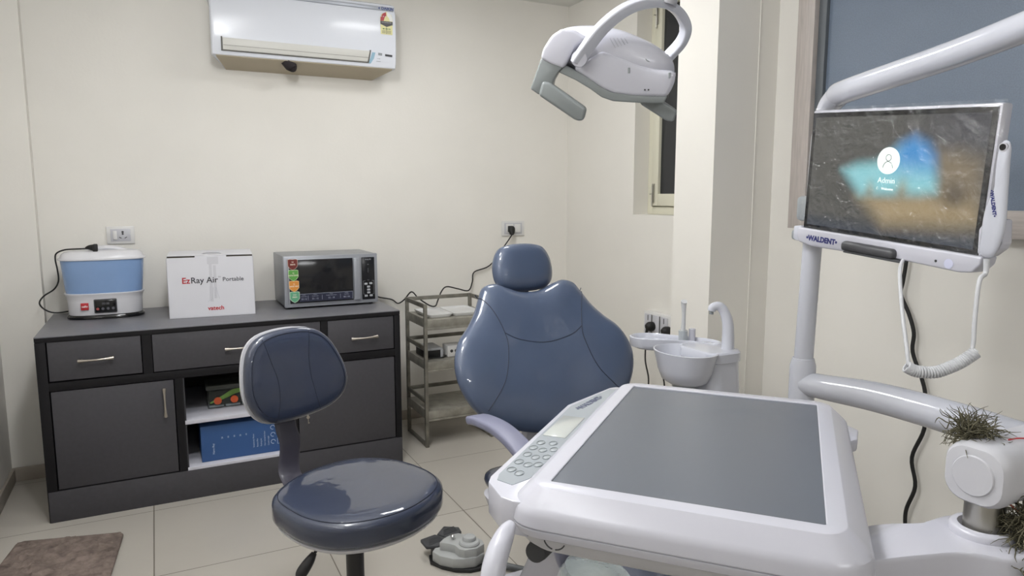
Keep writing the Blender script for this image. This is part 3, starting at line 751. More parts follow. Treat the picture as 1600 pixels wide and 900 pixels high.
# dense top so the pile can undulate
rug = MB().add(bmr)
mb2 = MB(); nx, ny = 120, 150; V = []; F = []
def rugpt(u, v):
    a = Vector((-.570, 3.283)).lerp(Vector((-.198, 3.198)), u); b = Vector((-.652, 2.728)).lerp(Vector((-.242, 2.69)), u); p = a.lerp(b, v)
    return p
from mathutils import noise as mnoise
for j in range(ny+1):
    for i in range(nx+1):
        u, v = i/nx, j/ny; p = rugpt(u, v); e = min(u, 1-u, v, 1-v)
        h = .019 + .022*min(1, e/.03) * (mnoise.turbulence(Vector((p.x*16, p.y*16, 0)), 4, True) - .35) if e > 0 else .012
        V.append((p.x, p.y, h))
for j in range(ny):
    for i in range(nx): a = j*(nx+1)+i; F.append((a, a+1, a+nx+2, a+nx+1))
rug.add((V, F))
single('rug', rug, M_RUG, 'taupe sculpted-pile floor rug in front of the cabinet left door', 'rug', (-.4, 3.0, 0), sharp=80)
# ------------------------------------------------------------------ dental chair
T = Thing('dental_chair', 'blue-grey upholstered dental chair wrapped in clear film with headrest, in the middle of the room', 'dental chair', (1.2, 1.75, 0))
B = Vector((1.186, 2.016, .61)); th = math.radians(25)
bx_, by_ = Vector((1, 0, 0)), Vector((0, math.sin(th), math.cos(th)))
Mb = frame(B, bx_, by_)                                   # normal = x cross y = (0,-cos,+sin): forward and up
half = [(0, -.012), (.11, .000), (.20, .030), (.27, .066), (.318, .120), (.345, .19), (.345, .255), (.318, .322), (.272, .372), (.235, .42), (.205, .475), (.182, .512), (.140, .526), (.095, .512), (.045, .494), (0, .490)]
outl = half + [(-a, b) for a, b in reversed(half[1:-1])]
warp = lambda x, y: .42 * x * x - .05 * math.exp(-((y-.10)/.16)**2) * .0 
back = Pillow(outl, .060, .050, p=3.6, M=Mb, rings=12, smooth=5, warp=warp)
bk = T.part('backrest', MB().add(back.build()), M_VINYL, sharp=60)
sm = MB()
for sg in (1, -1):
    sm.add(back.seam([(sg*.215, .488), (sg*.178, .42), (sg*.154, .34), (sg*.152, .28), (sg*.185, .175), (sg*.262, .085)], .0016))
sm.add(back.seam([(-.154, .335), (-.10, .308), (0, .290), (.10, .306), (.154, .335)], .0016))
T.part('seam', sm, M_SEAM, parent=bk)
shell = Pillow([(a*.93+.018, .245+(b-.245)*.99) for a, b in outl], .012, .035, p=5, M=Mb @ Matrix.Translation((0, .014, -.062)), rings=6, smooth=4, warp=warp)
T.part('backrest_shell', MB().add(shell.build()), M_WHITE, sharp=60)
T.part('backrest_bracket', MB().add(box(1.10, 1.30, 2.07, 2.12, .33, .68, .02)), mat('pale_grey_plastic', '#b3b3bb', .4))
H0 = Vector((1.196, 2.262, 1.064)); th2 = math.radians(16)
Mh = frame(H0, (1, .10, 0), (-.0, math.sin(th2), math.cos(th2)))
hh = [(0, -.012), (.070, -.007), (.108, .012), (.124, .050), (.120, .105), (.095, .148), (.055, .163), (0, .167)]
ho = hh + [(-a, b) for a, b in reversed(hh[1:-1])]
T.part('headrest', MB().add(Pillow(ho, .042, .042, p=4.2, M=Mh, rings=12, smooth=7).build()), M_VINYL, sharp=60)
T.part('headrest_bar', MB().add(box(1.165, 1.225, 2.285, 2.30, .95, 1.16, .004)), M_CHROME)
# seat, leg rest
so = [(0, .30), (.19, .305), (.245, .28), (.258, .20), (.240, 0), (.228, -.20), (.22, -.32), (0, -.33), (-.22, -.32), (-.228, -.20), (-.240, 0), (-.258, .20), (-.245, .28), (-.19, .305)]
Ms_ = frame((1.19, 1.80, .455), (1, 0, 0), (0, 1, 0))
T.part('seat', MB().add(Pillow(so, .045, .05, p=5, M=Ms_, rings=10, smooth=5).build()), M_VINYLS, sharp=60)
T.part('seat_shell', MB().add(Pillow(so, .01, .07, p=5, M=Ms_ @ Matrix.Translation((0, 0, -.052)), rings=6, smooth=4).build()), M_WHITE, sharp=60)
lo = [(0, .28), (.17, .28), (.205, .25), (.205, -.22), (.16, -.29), (0, -.30), (-.16, -.29), (-.205, -.22), (-.205, .25), (-.17, .28)]
Ml_ = frame((1.19, 1.21, .42), (1, 0, 0), (0, 1, .16))
T.part('leg_rest', MB().add(Pillow(lo, .045, .04, p=5, M=Ml_, rings=10, smooth=5).build()), M_VINYLS, sharp=60)
T.part('plastic_cover', MB().add(xform(lathe([(.0, -.04), (.085, -.035), (.098, 0), (.092, .06), (.075, .09), (0, .10)], 24), Matrix.Translation((.905, 1.33, .40)) @ Matrix.Diagonal((.9, 1.4, 1.1, 1)))), mat('crumpled_clear_film', '#b9c2c0', .12, alpha=.45, bump=.8, bscale=14), label='crumpled clear plastic cover over the side of the leg rest')
# base
pc = [(-.17, -.38), (.17, -.38), (.22, -.30), (.24, .18), (.18, .30), (-.18, .30), (-.24, .18), (-.22, -.30)]
T.part('base_plate', MB().add(prism([(1.19+a, 1.85+b) for a, b in pc], 0.001, .045, .012, seg=3)), M_WHITE)
T.part('base_column', MB().add(loft([[(1.19+a, 1.82+b, z) for a, b in rrect(w, h, .05, 5)] for w, h, z in ((.17, .24, .04), (.15, .22, .10), (.12, .18, .22), (.14, .20, .36), (.17, .22, .40))])), M_WHITE)
arm = [(.818, 1.895, .722), (.822, 1.866, .738), (.826, 1.81, .747), (.840, 1.735, .744), (.848, 1.65, .728), (.852, 1.57, .70), (.852, 1.50, .66), (.86, 1.46, .60), (.88, 1.45, .52), (.92, 1.47, .44), (.97, 1.49, .40)]
AR = catmull([Vector(p) for p in arm], 6)
ring = []
for i, p in enumerate(AR):
    tg = (AR[min(i+1, len(AR)-1)] - AR[max(i-1, 0)]).normalized(); wd = Vector((1, 0, 0)); wd = (wd - tg*wd.dot(tg)).normalized(); nn = tg.cross(wd)
    k = min(1, .45 + i*.10); ring.append([p + wd*a*k + nn*b*min(1, .5+i*.1) for a, b in rrect(.032, .013, .008, 3)])
T.part('armrest', MB().add(loft(ring)), M_ARM, sharp=50)

# ------------------------------------------------------------------ stool
T = Thing('operator_stool', 'navy upholstered swivel stool wrapped in clear film in front of the cabinet', 'stool', (.44, 1.82, 0))
S0 = Vector((.43, 1.80, 0)); a18 = math.radians(18)
nf = Vector((math.sin(a18), -math.cos(a18), 0)); sx = Vector((-nf.y, nf.x, 0))
seat_o = [(-.13, .165), (-.045, .212), (.06, .226), (.155, .200), (.222, .115), (.243, .01), (.232, -.085), (.185, -.150), (.105, -.192), (.02, -.208), (-.07, -.192), (-.142, -.145), (-.180, -.065), (-.188, .03), (-.178, .105)]
Mst = frame(S0 + Vector((0, 0, .580)), sx, -nf, (0, 0, 1))
seat = Pillow([(a*1.0, b*1.0) for a, b in seat_o], .028, .022, p=9, M=Mst, rings=12, smooth=6, edge=.016)
st_ = T.part('seat', MB().add(seat.build()), M_VINYLS, sharp=60)
cN = seat.c
def ringseam(pl, s, r=.0016, lift=0):
    P = [pl.surf(pl.c.x+(q.x-pl.c.x)*s, pl.c.y+(q.y-pl.c.y)*s, lift) for q in pl.o]
    return tube(P, r, n=5, smooth=0, closed=True)
T.part('seam', MB().add(ringseam(seat, .93)), M_SEAMS, parent=st_)
T.part('seat_shell', MB().add(Pillow([(cN.x+(a-cN.x)*.96, cN.y+(b-cN.y)*.96) for a, b in seat_o], .006, .034, p=2.6, M=Mst @ Matrix.Translation((0, 0, -.034)), rings=8, smooth=4).build()), M_WHITEM, sharp=60)
le8 = math.radians(8); ybk = (-nf*math.sin(le8) + Vector((0, 0, math.cos(le8))))
b0 = Vector((.347, 2.141, .861))
Mbk = frame(b0, sx, ybk)
bo = [(-.070, -.127), (-.128, -.100), (-.158, -.040), (-.158, .035), (-.140, .098), (-.098, .134), (-.02, .147), (.06, .140), (.108, .112), (.142, .060), (.164, -.005), (.160, -.055), (.126, -.095), (.055, -.120)]
sb = Pillow(bo, .024, .014, p=6, M=Mbk, rings=12, smooth=6, warp=lambda x, y: .55*x*x, edge=.004)
b_ = T.part('backrest', MB().add(sb.build()), M_VINYLS, sharp=60)
s = MB().add(ringseam(sb, .90)); s.add(sb.seam([(-.098, .125), (-.082, .06), (-.066, 0), (-.066, -.06), (-.080, -.118)], .0013)); s.add(sb.seam([(.052, .132), (.040, .06), (.040, 0), (.050, -.06), (.062, -.108)], .0013))
T.part('seam', s, M_SEAMS, parent=b_)
T.part('backrest_shell', MB().add(Pillow([(a*1.01-.001, b*1.02) for a, b in bo], .004, .020, p=4, M=Mbk @ Matrix.Translation((0, 0, -.022)), rings=6, smooth=4, warp=lambda x, y: .55*x*x, edge=.004).build()), M_WHITEM, sharp=60)
# bent support bar
c1 = b0 + sx*(-.025) + ybk*.02 - Mbk.col[2].xyz*.05; bp_ = [c1, b0 + sx*(-.028) + ybk*(-.14) - Mbk.col[2].xyz*.035, b0 + sx*(-.022) + ybk*(-.20) - Mbk.col[2].xyz*.028,
       b0 + sx*(-.034) + ybk*(-.275) - Mbk.col[2].xyz*.03, b0 + sx*(-.040) + ybk*(-.315) + Mbk.col[2].xyz*.01, Vector((.335, 1.98, .520)), Vector((.40, 1.86, .515))]
T.part('support_bar', MB().add(tube(bp_, .006, n=16, smooth=6, ref=tuple(sx), rb=.034)), M_BAR, sharp=60)
cx, cy = .440, 1.835
T.part('mount_plate', MB().add(box(cx-.07, cx+.07, cy-.07, cy+.07, .508, .530, .004)), M_BLACK)
T.part('gas_column', MB().add(cyl((cx, cy, .10), (cx, cy, .51), .0245, 28)).add(cyl((cx, cy, .07), (cx, cy, .20), .031, 28)), M_BLACK)
l0 = Vector((.325, 1.745, .505)); l1 = Vector((.285, 1.735, .462))
lv = T.part('lever', MB().add(tube([Vector((.40, 1.80, .515)), Vector((.345, 1.762, .512)), l0, l0.lerp(l1, .5)], .004, n=8, smooth=4)), M_BLACK)
T.part('lever_grip', MB().add(tube([Vector((.314, 1.742, .495)), Vector((.300, 1.738, .478)), Vector((.280, 1.733, .455)), Vector((.272, 1.731, .442))], [.007, .013, .015, .010], n=12, smooth=4)), M_BLACK, parent=lv)
for k in range(5):
    a = math.radians(50 + 72*k); d = Vector((math.cos(a), math.sin(a), 0)); c = Vector((cx, cy, 0))
    T.part('base_arm', MB().add(tube([c + Vector((0, 0, .095)) + d*.02, c + d*.12 + Vector((0, 0, .098)), c + d*.24 + Vector((0, 0, .088)), c + d*.275 + Vector((0, 0, .080))], [.014, .013, .011, .008], n=12, ref=(0, 0, 1), rb=.016)), M_CHROME)
    w = c + d*.265; nrm = Vector((-d.y, d.x, 0))
    T.part('caster', MB().add(xform(lathe([(.006, -.018), (.024, -.017), (.026, -.010), (.026, -.004), (.018, 0), (.026, .004), (.026, .010), (.024, .017), (.006, .018)], 24), frame(w + Vector((0, 0, .027)), d, Vector((0, 0, 1)), nrm))).add(cyl(w + Vector((0, 0, .035)), w + Vector((0, 0, .082)), .006, 12)), M_BLACK)

# ------------------------------------------------------------------ foot pedal
T = Thing('foot_pedal', 'grey foot control pedal with two black treads on the floor beside the stool', 'foot pedal', (.96, 2.38, 0))
pb = [(.875, 2.45), (.863, 2.402), (.889, 2.348), (.928, 2.303), (.974, 2.276), (1.015, 2.272), (1.050, 2.290), (1.07, 2.33), (1.06, 2.40), (1.0, 2.46), (.93, 2.47)]
T.part('pedal_base', MB().add(prism(pb, .0005, .014, .003)), M_BLACK)
lowp = [(.905, 2.44), (.872, 2.404), (.886, 2.358), (.922, 2.316), (.955, 2.297), (1.0, 2.286), (1.045, 2.302), (1.060, 2.34), (1.04, 2.40), (.99, 2.45)]
T.part('lower_body', MB().add(prism(lowp, .012, .052, .005, seg=2)), mat('pedal_grey', '#a8aaa9', .35))
upp = [(.900, 2.400), (.930, 2.425), (.968, 2.440), (.995, 2.438), (1.035, 2.395), (1.056, 2.345), (1.050, 2.312), (1.010, 2.292), (.965, 2.300), (.948, 2.318), (.945, 2.352), (.925, 2.378)]
T.part('upper_body', MB().add(prism(upp, .045, .084, .004, seg=2)), mat('pedal_grey', '#a8aaa9', .35))
T.part('button', MB().add(xform(lathe([(0, 0), (.040, 0), (.040, .006), (.036, .011), (.030, .012), (0, .012)], 32), Matrix.Translation((1.000, 2.342, .083)))), mat('pedal_light_grey', '#a9abab', .3))
T.part('button_cap', MB().add(xform(lathe([(.026, .0), (.026, .010), (.023, .014), (.020, .0145), (.0185, .013), (0, .013)], 32), Matrix.Translation((1.003, 2.350, .094)))), mat('pedal_light_grey', '#a9abab', .3))
T.part('knob', MB().add(xform(lathe([(.005, 0), (.005, .006), (.009, .010), (.009, .015), (.004, .019), (0, .019)], 18), Matrix.Translation((.955, 2.398, .084)))), M_CHROME)
for pts_, cx_ in (([(.858, 2.500), (.925, 2.515), (.958, 2.466), (.935, 2.432), (.905, 2.420), (.860, 2.435)], 0), ([(.932, 2.512), (.982, 2.565), (1.035, 2.530), (1.030, 2.490), (.964, 2.462)], 1)):
    s = MB().add(prism(pts_, .046, .060, .004)); s.add(prism([(sum(p[0] for p in pts_)/len(pts_)+dx, sum(p[1] for p in pts_)/len(pts_)+dy-.03) for dx, dy in ((-.02, -.02), (.02, -.02), (.02, .03), (-.02, .03))], .004, .05, .002))
    cx0 = sum(p[0] for p in pts_)/len(pts_); cy0 = sum(p[1] for p in pts_)/len(pts_)
    for k in range(-2, 3):
        s.add(tube([(cx0-.028+k*.004, cy0-.004+k*.010, .0605), (cx0+k*.003, cy0+.004+k*.010, .0605), (cx0+.028, cy0+.010+k*.009, .0605)], .0016, n=6, smooth=3))
    T.part('tread', s, M_GREYD)
T.part('hose', MB().add(tube([(1.05, 2.30, .025), (1.069, 2.270, .022), (1.119, 2.222, .016), (1.18, 2.16, .0155), (1.24, 2.14, .0155)], [.020, .015, .013, .013, .013], n=12)), mat('hose_grey', '#55585a', .5))

# ------------------------------------------------------------------ cuspidor (spittoon) unit
T = Thing('cuspidor', 'white dental cuspidor with bowl, curved tap and side tray right of the dental chair', 'cuspidor', (1.84, 1.95, 0))
bc = Vector((1.690, 1.950, .84))
bp = [(.012, -.112), (.055, -.110), (.082, -.094), (.097, -.060), (.106, -.02), (.112, .0), (.113, .004), (.108, .005), (.104, 0), (.095, -.045), (.06, -.09), (.0, -.10)]
T.part('bowl', MB().add(xform(lathe(bp, 48, cap=False), Matrix.Translation(bc) @ Matrix.Diagonal((.93, 1.14, 1.08, 1)))), M_WHITE2)
T.part('bowl_drain', MB().add(xform(lathe([(.0, 0), (.05, 0), (.04, -.02), (.015, -.03), (0, -.03)], 24), Matrix.Translation(bc + Vector((.0, 0, -.116))))), M_GREY)
ped = lambda s_, z: [(1.800+a*s_, 1.945+b*s_, z) for a, b in rrect(.072, .10, .045, 6)]
T.part('pedestal', MB().add(loft([ped(1.4, 0.002), ped(1.34, .30), ped(1.20, .55), ped(1.06, .72), ped(1.0, .808)])), M_WHITE2)
T.part('pedestal_cap', MB().add(loft([ped(1.0, .806), ped(1.06, .809), ped(1.06, .84), ped(1.0, .846), ped(.9, .847)])), M_WHITE2)
T.part('bowl_bridge', MB().add(box(1.755, 1.80, 1.87, 1.99, .815, .845, .006)), M_WHITE2)
fp = [(1.842, 1.897, .842), (1.846, 1.902, .90), (1.847, 1.909, .945), (1.838, 1.92, .982), (1.822, 1.93, 1.000), (1.803, 1.94, .996), (1.799, 1.942, .982)]
T.part('tap', MB().add(tube(fp, [.024, .0215, .020, .018, .0165, .015, .014], n=18, smooth=8)), M_WHITE2)
T.part('tap_tip', MB().add(cyl((1.799, 1.942, .985), (1.799, 1.942, .970), .008, 14)), M_GREY)
# side tray behind the bowl
tro = [(1.90, 1.99), (1.86, 1.965), (1.80, 2.06), (1.70, 2.13), (1.655, 2.18), (1.652, 2.235), (1.70, 2.275), (1.77, 2.25), (1.83, 2.16), (1.895, 2.06)]
s = MB(); o_ = catmull([(a, b, 0) for a, b in tro], 5, True); c_ = sum(o_, Vector())/len(o_)
s.add(loft([[(c_.x+(p.x-c_.x)*k, c_.y+(p.y-c_.y)*k, z) for p in o_] for k, z in ((.86, .805), (.97, .812), (1.0, .825), (1.0, .848), (.96, .850), (.93, .846), (.90, .832), (.5, .831))]))
T.part('side_tray', s, M_WHITE2)
T.part('tray_bracket', MB().add(box(1.84, 1.90, 1.95, 2.05, .70, .812, .006)), M_WHITE2)
hp = [(1.815, 2.11, .832), (1.812, 2.108, .88), (1.806, 2.10, .94), (1.80, 2.095, .985), (1.797, 2.09, .998)]
hpp = T.part('suction_tip', MB().add(tube(hp, [.008, .009, .0075, .010, .012], n=14)), mat('translucent_white', '#e6e8ea', .15, trans=.3))
T.part('suction_collar', MB().add(cyl((1.815, 2.11, .832), (1.813, 2.109, .880), .018, 18)), mat('clear_collar', '#b9c0c4', .1, alpha=.55), parent=hpp)
T.part('suction_holder', MB().add(cyl((1.85, 2.10, .80), (1.85, 2.10, .885), .013, 16)), M_WHITE)
T.part('drain_pipe', MB().add(tube([(1.69, 1.95, .70), (1.69, 1.95, .66), (1.72, 1.95, .60), (1.80, 1.94, .58)], .016, n=12)), mat('clear_collar', '#b9c0c4', .1, alpha=.55))

# ------------------------------------------------------------------ delivery tray unit
c0 = Vector((.857, .931, .97)); ang = math.radians(-48.9)
u = Vector((math.cos(ang), math.sin(ang), 0)); v = Vector((-u.y, u.x, 0))
Mt = frame(c0, u, v)
T = Thing('delivery_tray_unit', 'large white dental delivery tray with grey mat and button console in the right foreground', 'dental tray', (.857, .931, .86))
def rr(hu, hv, r, z, cu=0, cv=0): return [(a, b, z) for a, b in rrect(hu, hv, r, 7, cu, cv)]
fr = MB().add(xform(loft([rr(.1905, .2905, .003, -.006), rr(.1912, .2912, .004, .0012), rr(.1925, .2925, .005, .002), rr(.216, .316, .036, .0018), rr(.2185, .3185, .038, .0008), rr(.244, .338, .055, -.0235), rr(.2485, .342, .057, -.029), rr(.2505, .344, .058, -.036), rr(.252, .3455, .058, -.051), rr(.2515, .345, .058, -.0525), rr(.2495, .343, .057, -.0528), rr(.2495, .343, .057, -.0542)], cap=False), Mt))
fr.add(xform(loft([rr(.2495, .343, .056, -.054), rr(.2515, .345, .058, -.0545), rr(.2518, .345, .058, -.056), rr(.248, .340, .057, -.068), rr(.238, .330, .05, -.074), rr(.2, .29, .03, -.077)]), Mt))
T.part('tray_frame', fr, M_WHITE, sharp=24)
T.part('tray_mat', MB().add(xform(prism(rrect(.1915, .2915, .004, 3), -.008, -.0005, 0), Mt)), mat('grey_tray_mat', '#6b7079', .27, metal=.25, spec=.6, bump=.06, bscale=900))
ub = MB().add(xform(loft([rr(.243, .335, .055, -.066), rr(.238, .326, .055, -.088), rr(.228, .312, .05, -.100), rr(.20, .28, .06, -.106)]), Mt))
T.part('underbody', ub, M_WHITEM)
# console along the left edge
con = [(-.240, -.325), (-.262, -.318), (-.303, -.272), (-.309, -.25), (-.312, .175), (-.305, .20), (-.262, .345), (-.250, .358), (-.215, .360), (-.215, -.325)]
co = T.part('console', MB().add(xform(prism(con, -.078, -.024, .003, seg=2), Mt)), M_WHITE)
pan = [(-.246, -.240), (-.262, -.272), (-.292, -.262), (-.298, -.240), (-.302, .165), (-.257, .330), (-.236, .335), (-.236, -.190)]
T.part('console_panel', MB().add(xform(prism(pan, -.0245, -.0232), Mt)), mat('console_film', '#989ea3', .25), parent=co)
T.part('display', MB().add(xform(box(-.295, -.250, -.035, .095, -.0235, -.0222, .0004), Mt)), mat('lcd_grey', '#b7bab6', .12), parent=co)
s = MB()
kk = 0
for (bu, bv, rot) in ((-.284, -.075, 0), (-.262, -.070, 1), (-.288, -.105, 0), (-.268, -.110, 0), (-.250, -.100, 0), (-.286, -.140, 1), (-.268, -.148, 0), (-.250, -.140, 1), (-.287, -.178, 0), (-.268, -.185, 0), (-.252, -.178, 0), (-.286, -.215, 0), (-.268, -.225, 0)):
    s.add(xform(tube([(bu+.0075*math.cos(a), bv+.011*math.sin(a), -.0228) for a in [i*PI/4 for i in range(8)]], .0006, n=5, smooth=2, closed=True), Mt), 1)
    s.add(xform(prism([(bu+.0058*math.cos(a), bv+.009*math.sin(a)) for a in [i*PI/6 for i in range(12)]], -.0236, -.0226, .0002), Mt), 0)
T.part('buttons', s, [mat('button_film', '#9fa5a8', .2), mat('button_edge', '#7e8487', .4)], parent=co)
T.part('lettering', MB().add(text('•WALDENT•', .021, Mt @ Matrix.Translation((-.270, .205, -.0230)) @ Matrix.Rotation(math.radians(79), 4, 'Z'), bold=.0006)), mat('navy_print_dull', '#4a4f66', .5), parent=co)
# curved pull handle on the left front corner
hpts = [(.436, .868, .925), (.424, .857, .922), (.408, .843, .913), (.394, .830, .900), (.384, .820, .880), (.379, .812, .850), (.384, .810, .815), (.40, .815, .785), (.43, .835, .775)]
T.part('handle', MB().add(tube(hpts, [.008, .0125, .0155, .0165, .017, .0175, .0175, .017, .014], n=18, smooth=6)), M_WHITE)
s = MB()
for a0, a1 in ((198, 262), (274, 336)):
    pts_ = [Mt @ Vector((-.168 + .0165*math.cos(math.radians(a)), -.3395, -.064 + .0165*math.sin(math.radians(a)))) for a in range(a0, a1, 6)]
    s.add(tube(pts_, .0011, n=6, smooth=0))
T.part('ring_mark', s, M_GREYD)
T.part('knob', MB().add(tube([(.510, .928, .836), (.519, .935, .835), (.562, .968, .829)], [.0165, .0180, .0170], n=24, smooth=0)).add(cyl((.556, .963, .830), (.61, 1.0, .855), .009, 12)), M_GREYD)
# side clip on the right edge
T.part('side_clip', MB().add(xform(prism([(.240, .16), (.262, .19), (.268, .25), (.240, .29), (.225, .29), (.225, .16)], -.055, -.030, .004), Mt)), M_WHITE)
# bracket arm to the swivel
brk = catmull([(.79, .66, 0), (.927, .650, 0), (1.000, .622, 0), (1.020, .620, 0), (1.075, .615, 0), (1.110, .575, 0), (1.105, .525, 0), (1.065, .490, 0), (1.010, .495, 0), (.970, .535, 0), (.90, .560, 0), (.78, .60, 0)], 5, True)
cb_ = sum(brk, Vector())/len(brk)
s = MB().add(loft([[(cb_.x+(p.x-cb_.x)*k, cb_.y+(p.y-cb_.y)*k, z) for p in brk] for k, z in ((.90, .825), (.98, .832), (1.0, .845), (1.0, .905), (.985, .910), (.95, .912))]))
s.add(xform(lathe([(.040, 0), (.044, .004), (.044, .020), (.040, .024), (.033, .024), (.030, .012), (0, .010)], 36), Matrix.Translation((1.055, .560, .900))))
T.part('bracket_arm', s, M_WHITE, sharp=50)
T.part('swivel_pin', MB().add(cyl((1.055, .560, .900), (1.055, .560, .985), .0265, 32)), M_STEEL)
sq = lambda x, w, r: [(x, .560+a, 1.005+b) for a, b in rrect(w, w, r, 6)]
T.part('swing_arm', MB().add(loft([sq(1.018, .036, .026), sq(1.0185, .0395, .028), sq(1.024, .043, .029), sq(1.034, .0445, .029), sq(1.042, .0445, .029), sq(1.043, .0435, .028), sq(1.045, .0435, .028), sq(1.72, .0435, .028), sq(1.74, .034, .024)])), M_WHITEM)

T.part('end_cap', MB().add(xform(lathe([(0, 0), (.028, 0), (.029, .001), (.0295, .003), (0, .003)], 40), frame((1.0155, .560, 1.005), (0, -1, 0), (0, 0, 1), (1, 0, 0)))), M_WHITEM)

# ------------------------------------------------------------------ support post with the overhead arm
T = Thing('unit_support_post', 'white tubular post and arms of the dental unit, rising behind the monitor', 'support post', (1.75, .56, 0))
px_, py_ = 1.652, 1.400
T.part('post', MB().add(tube([(px_, py_, .90), (px_+.012, py_-.006, 1.48), (px_+.017, py_-.009, 1.58), (px_+.018, py_-.020, 1.636), (px_+.006, py_-.058, 1.664), (px_-.020, py_-.115, 1.673), (px_-.16, py_-.47, 1.690), (px_-.27, py_-.75, 1.713), (px_-.33, py_-.92, 1.724)], [.0265, .0255, .0260, .028, .031, .031, .029, .028, .0275], n=28, smooth=8)), M_WHITE2)
T.part('post_socket', MB().add(xform(lathe([(.0, -.09), (.036, -.09), (.036, .018), (.030, .040), (.0268, .041)], 32, cap=False), Matrix.Translation((px_, py_, .895)))), M_WHITE2)
T.part('tube_arm', MB().add(tube([(px_, py_-.01, .862), (px_+.010, py_-.08, .864), (px_+.035, py_-.20, .868), (px_+.045, py_-.33, .867), (px_+.040, py_-.46, .866), (px_+.025, py_-.58, .865), (px_+.03, py_-.70, .865), (px_+.08, py_-.83, .865)], [.034, .036, .040, .041, .0415, .042, .042, .042], n=28, smooth=8)), M_WHITE2)
T.part('hub_column', MB().add(cyl((1.75, .56, .05), (1.75, .56, 1.06), .055, 32)).add(box(1.62, 1.92, .40, .74, 0.001, .42, .03)), M_WHITE2)
lend = Vector((px_-.33, py_-.92, 1.724))
yk = Vector((1.072, 1.395, 1.865))
T.part('lamp_arm', MB().add(tube([lend + Vector((0, 0, -.035)), lend + Vector((0, 0, .10)), lend + Vector((-.01, .02, .36)), lend + Vector((-.03, .08, .44)), Vector((1.15, 1.0, 2.18)), Vector((1.085, 1.34, 2.14)), Vector((1.074, 1.392, 2.08)), Vector((1.073, 1.396, 1.93))], [.034, .026, .024, .024, .022, .022, .021, .020], n=20, smooth=6)), M_WHITE2)

# ------------------------------------------------------------------ monitor
P0 = Vector((1.587, 1.355, 1.618)); P1 = Vector((1.535, .859, 1.579)); P3 = Vector((1.597, 1.376, 1.314))
mx = (P1-P0).normalized(); my = (P0-P3); my = (my - mx*my.dot(mx)).normalized()
Mm = frame(P3, mx, my)                                   # origin bottom left of the glass, normal to the viewer side
T = Thing('monitor', 'white-framed monitor showing a login screen on the post at the right', 'monitor', (1.57, 1.1, 1.30))
SW, SH = .500, .305
T.part('housing', MB().add(xform(box(-.005, SW+.007, -.02, SH+.008, -.034, -.002, .006), Mm)), M_WHITE)
T.part('back_cover', MB().add(xform(box(.10, SW-.10, .04, SH-.05, -.058, -.038, .01), Mm)), M_WHITE)
T.part('bezel', MB().add(xform(box(-.001, SW+.001, -.001, SH+.001, -.004, .0, .001), Mm)), M_BLACKG)
# the picture on the screen
def screen_mat():
    m = bpy.data.materials.new('screen_picture'); m.use_nodes = True; nt = m.node_tree; b = nt.nodes['Principled BSDF']
    a = nt.nodes.new('ShaderNodeVertexColor'); a.layer_name = 'picture'
    nt.links.new(a.outputs['Color'], b.inputs['Emission Color']); b.inputs['Emission Strength'].default_value = .85
    b.inputs['Base Color'].default_value = (.01, .01, .012, 1); b.inputs['Roughness'].default_value = .18
    return m
GX, GY = 150, 92
sw, sh_ = SW-.022, SH-.022
V = []; F = []
for j in range(GY+1):
    for i in range(GX+1): V.append(Mm @ Vector((.011+sw*i/GX, .011+sh_*j/GY, .0008)))
for j in range(GY):
    for i in range(GX): a = j*(GX+1)+i; F.append((a, a+1, a+GX+2, a+GX+1))
so_ = T.part('screen', MB().add((V, F)), screen_mat())
def sm_(e0, e1, x):
    t_ = min(max((x-e0)/(e1-e0), 0), 1); return t_*t_*(3-2*t_)
def polyd(px, py, poly):
    ins = False; dm = 9
    for k in range(len(poly)):
        x1, y1 = poly[k]; x2, y2 = poly[(k+1) % len(poly)]
        if (y1 > py) != (y2 > py) and px < (x2-x1)*(py-y1)/(y2-y1)+x1: ins = not ins
        dx, dy = x2-x1, y2-y1; t_ = max(0, min(1, ((px-x1)*dx+(py-y1)*dy)/(dx*dx+dy*dy)))
        dm = min(dm, math.hypot(px-x1-t_*dx, py-y1-t_*dy))
    return dm if ins else -dm
sky_old = [(.17, .585), (.33, .54), (.43, .62), (.50, .72), (.58, .78), (.645, .72), (.69, .60), (.69, .42), (.64, .33), (.55, .33), (.40, .33), (.27, .30), (.21, .42)]
sky = [(a/.5, b/.305) for a, b in [(0.1085, 0.1628), (0.1556, 0.1817), (0.2166, 0.1893), (0.2526, 0.2116), (0.2802, 0.2382), (0.3197, 0.2561), (0.3567, 0.2386), (0.3805, 0.2093), (0.3918, 0.1504), (0.3906, 0.1203), (0.3519, 0.1123), (0.3045, 0.1085), (0.235, 0.103), (0.1739, 0.0982), (0.1409, 0.13)]]
sand = [(a/.5, b/.305) for a, b in [(0.1739, 0.0982), (0.2799, 0.1066), (0.3906, 0.1203), (0.3941, 0.2096), (0.4356, 0.2153), (0.4834, 0.1978), (0.4945, 0.1564), (0.4988, 0.0623), (0.4493, 0.0515), (0.2581, 0.031), (0.2128, 0.0678)]]
sand_old = [(.24, .32), (.45, .36), (.66, .34), (.72, .45), (.73, .62), (.82, .64), (.95, .60), (.98, .40), (.97, .20), (.80, .17), (.45, .10), (.36, .16)]
def mixc(a, b, t_): return tuple(a[i]*(1-t_)+b[i]*t_ for i in range(3))
ca_ = so_.data.color_attributes.new('picture', 'FLOAT_COLOR', 'POINT')
c_sky1, c_sky2 = lin('#3f8fce')[:3], lin('#8fcfd6')[:3]; c_dark = lin('#4b4b47')[:3]; c_sand = lin('#a08d6a')[:3]; c_low = lin('#343a44')[:3]; c_top = lin('#46464a')[:3]
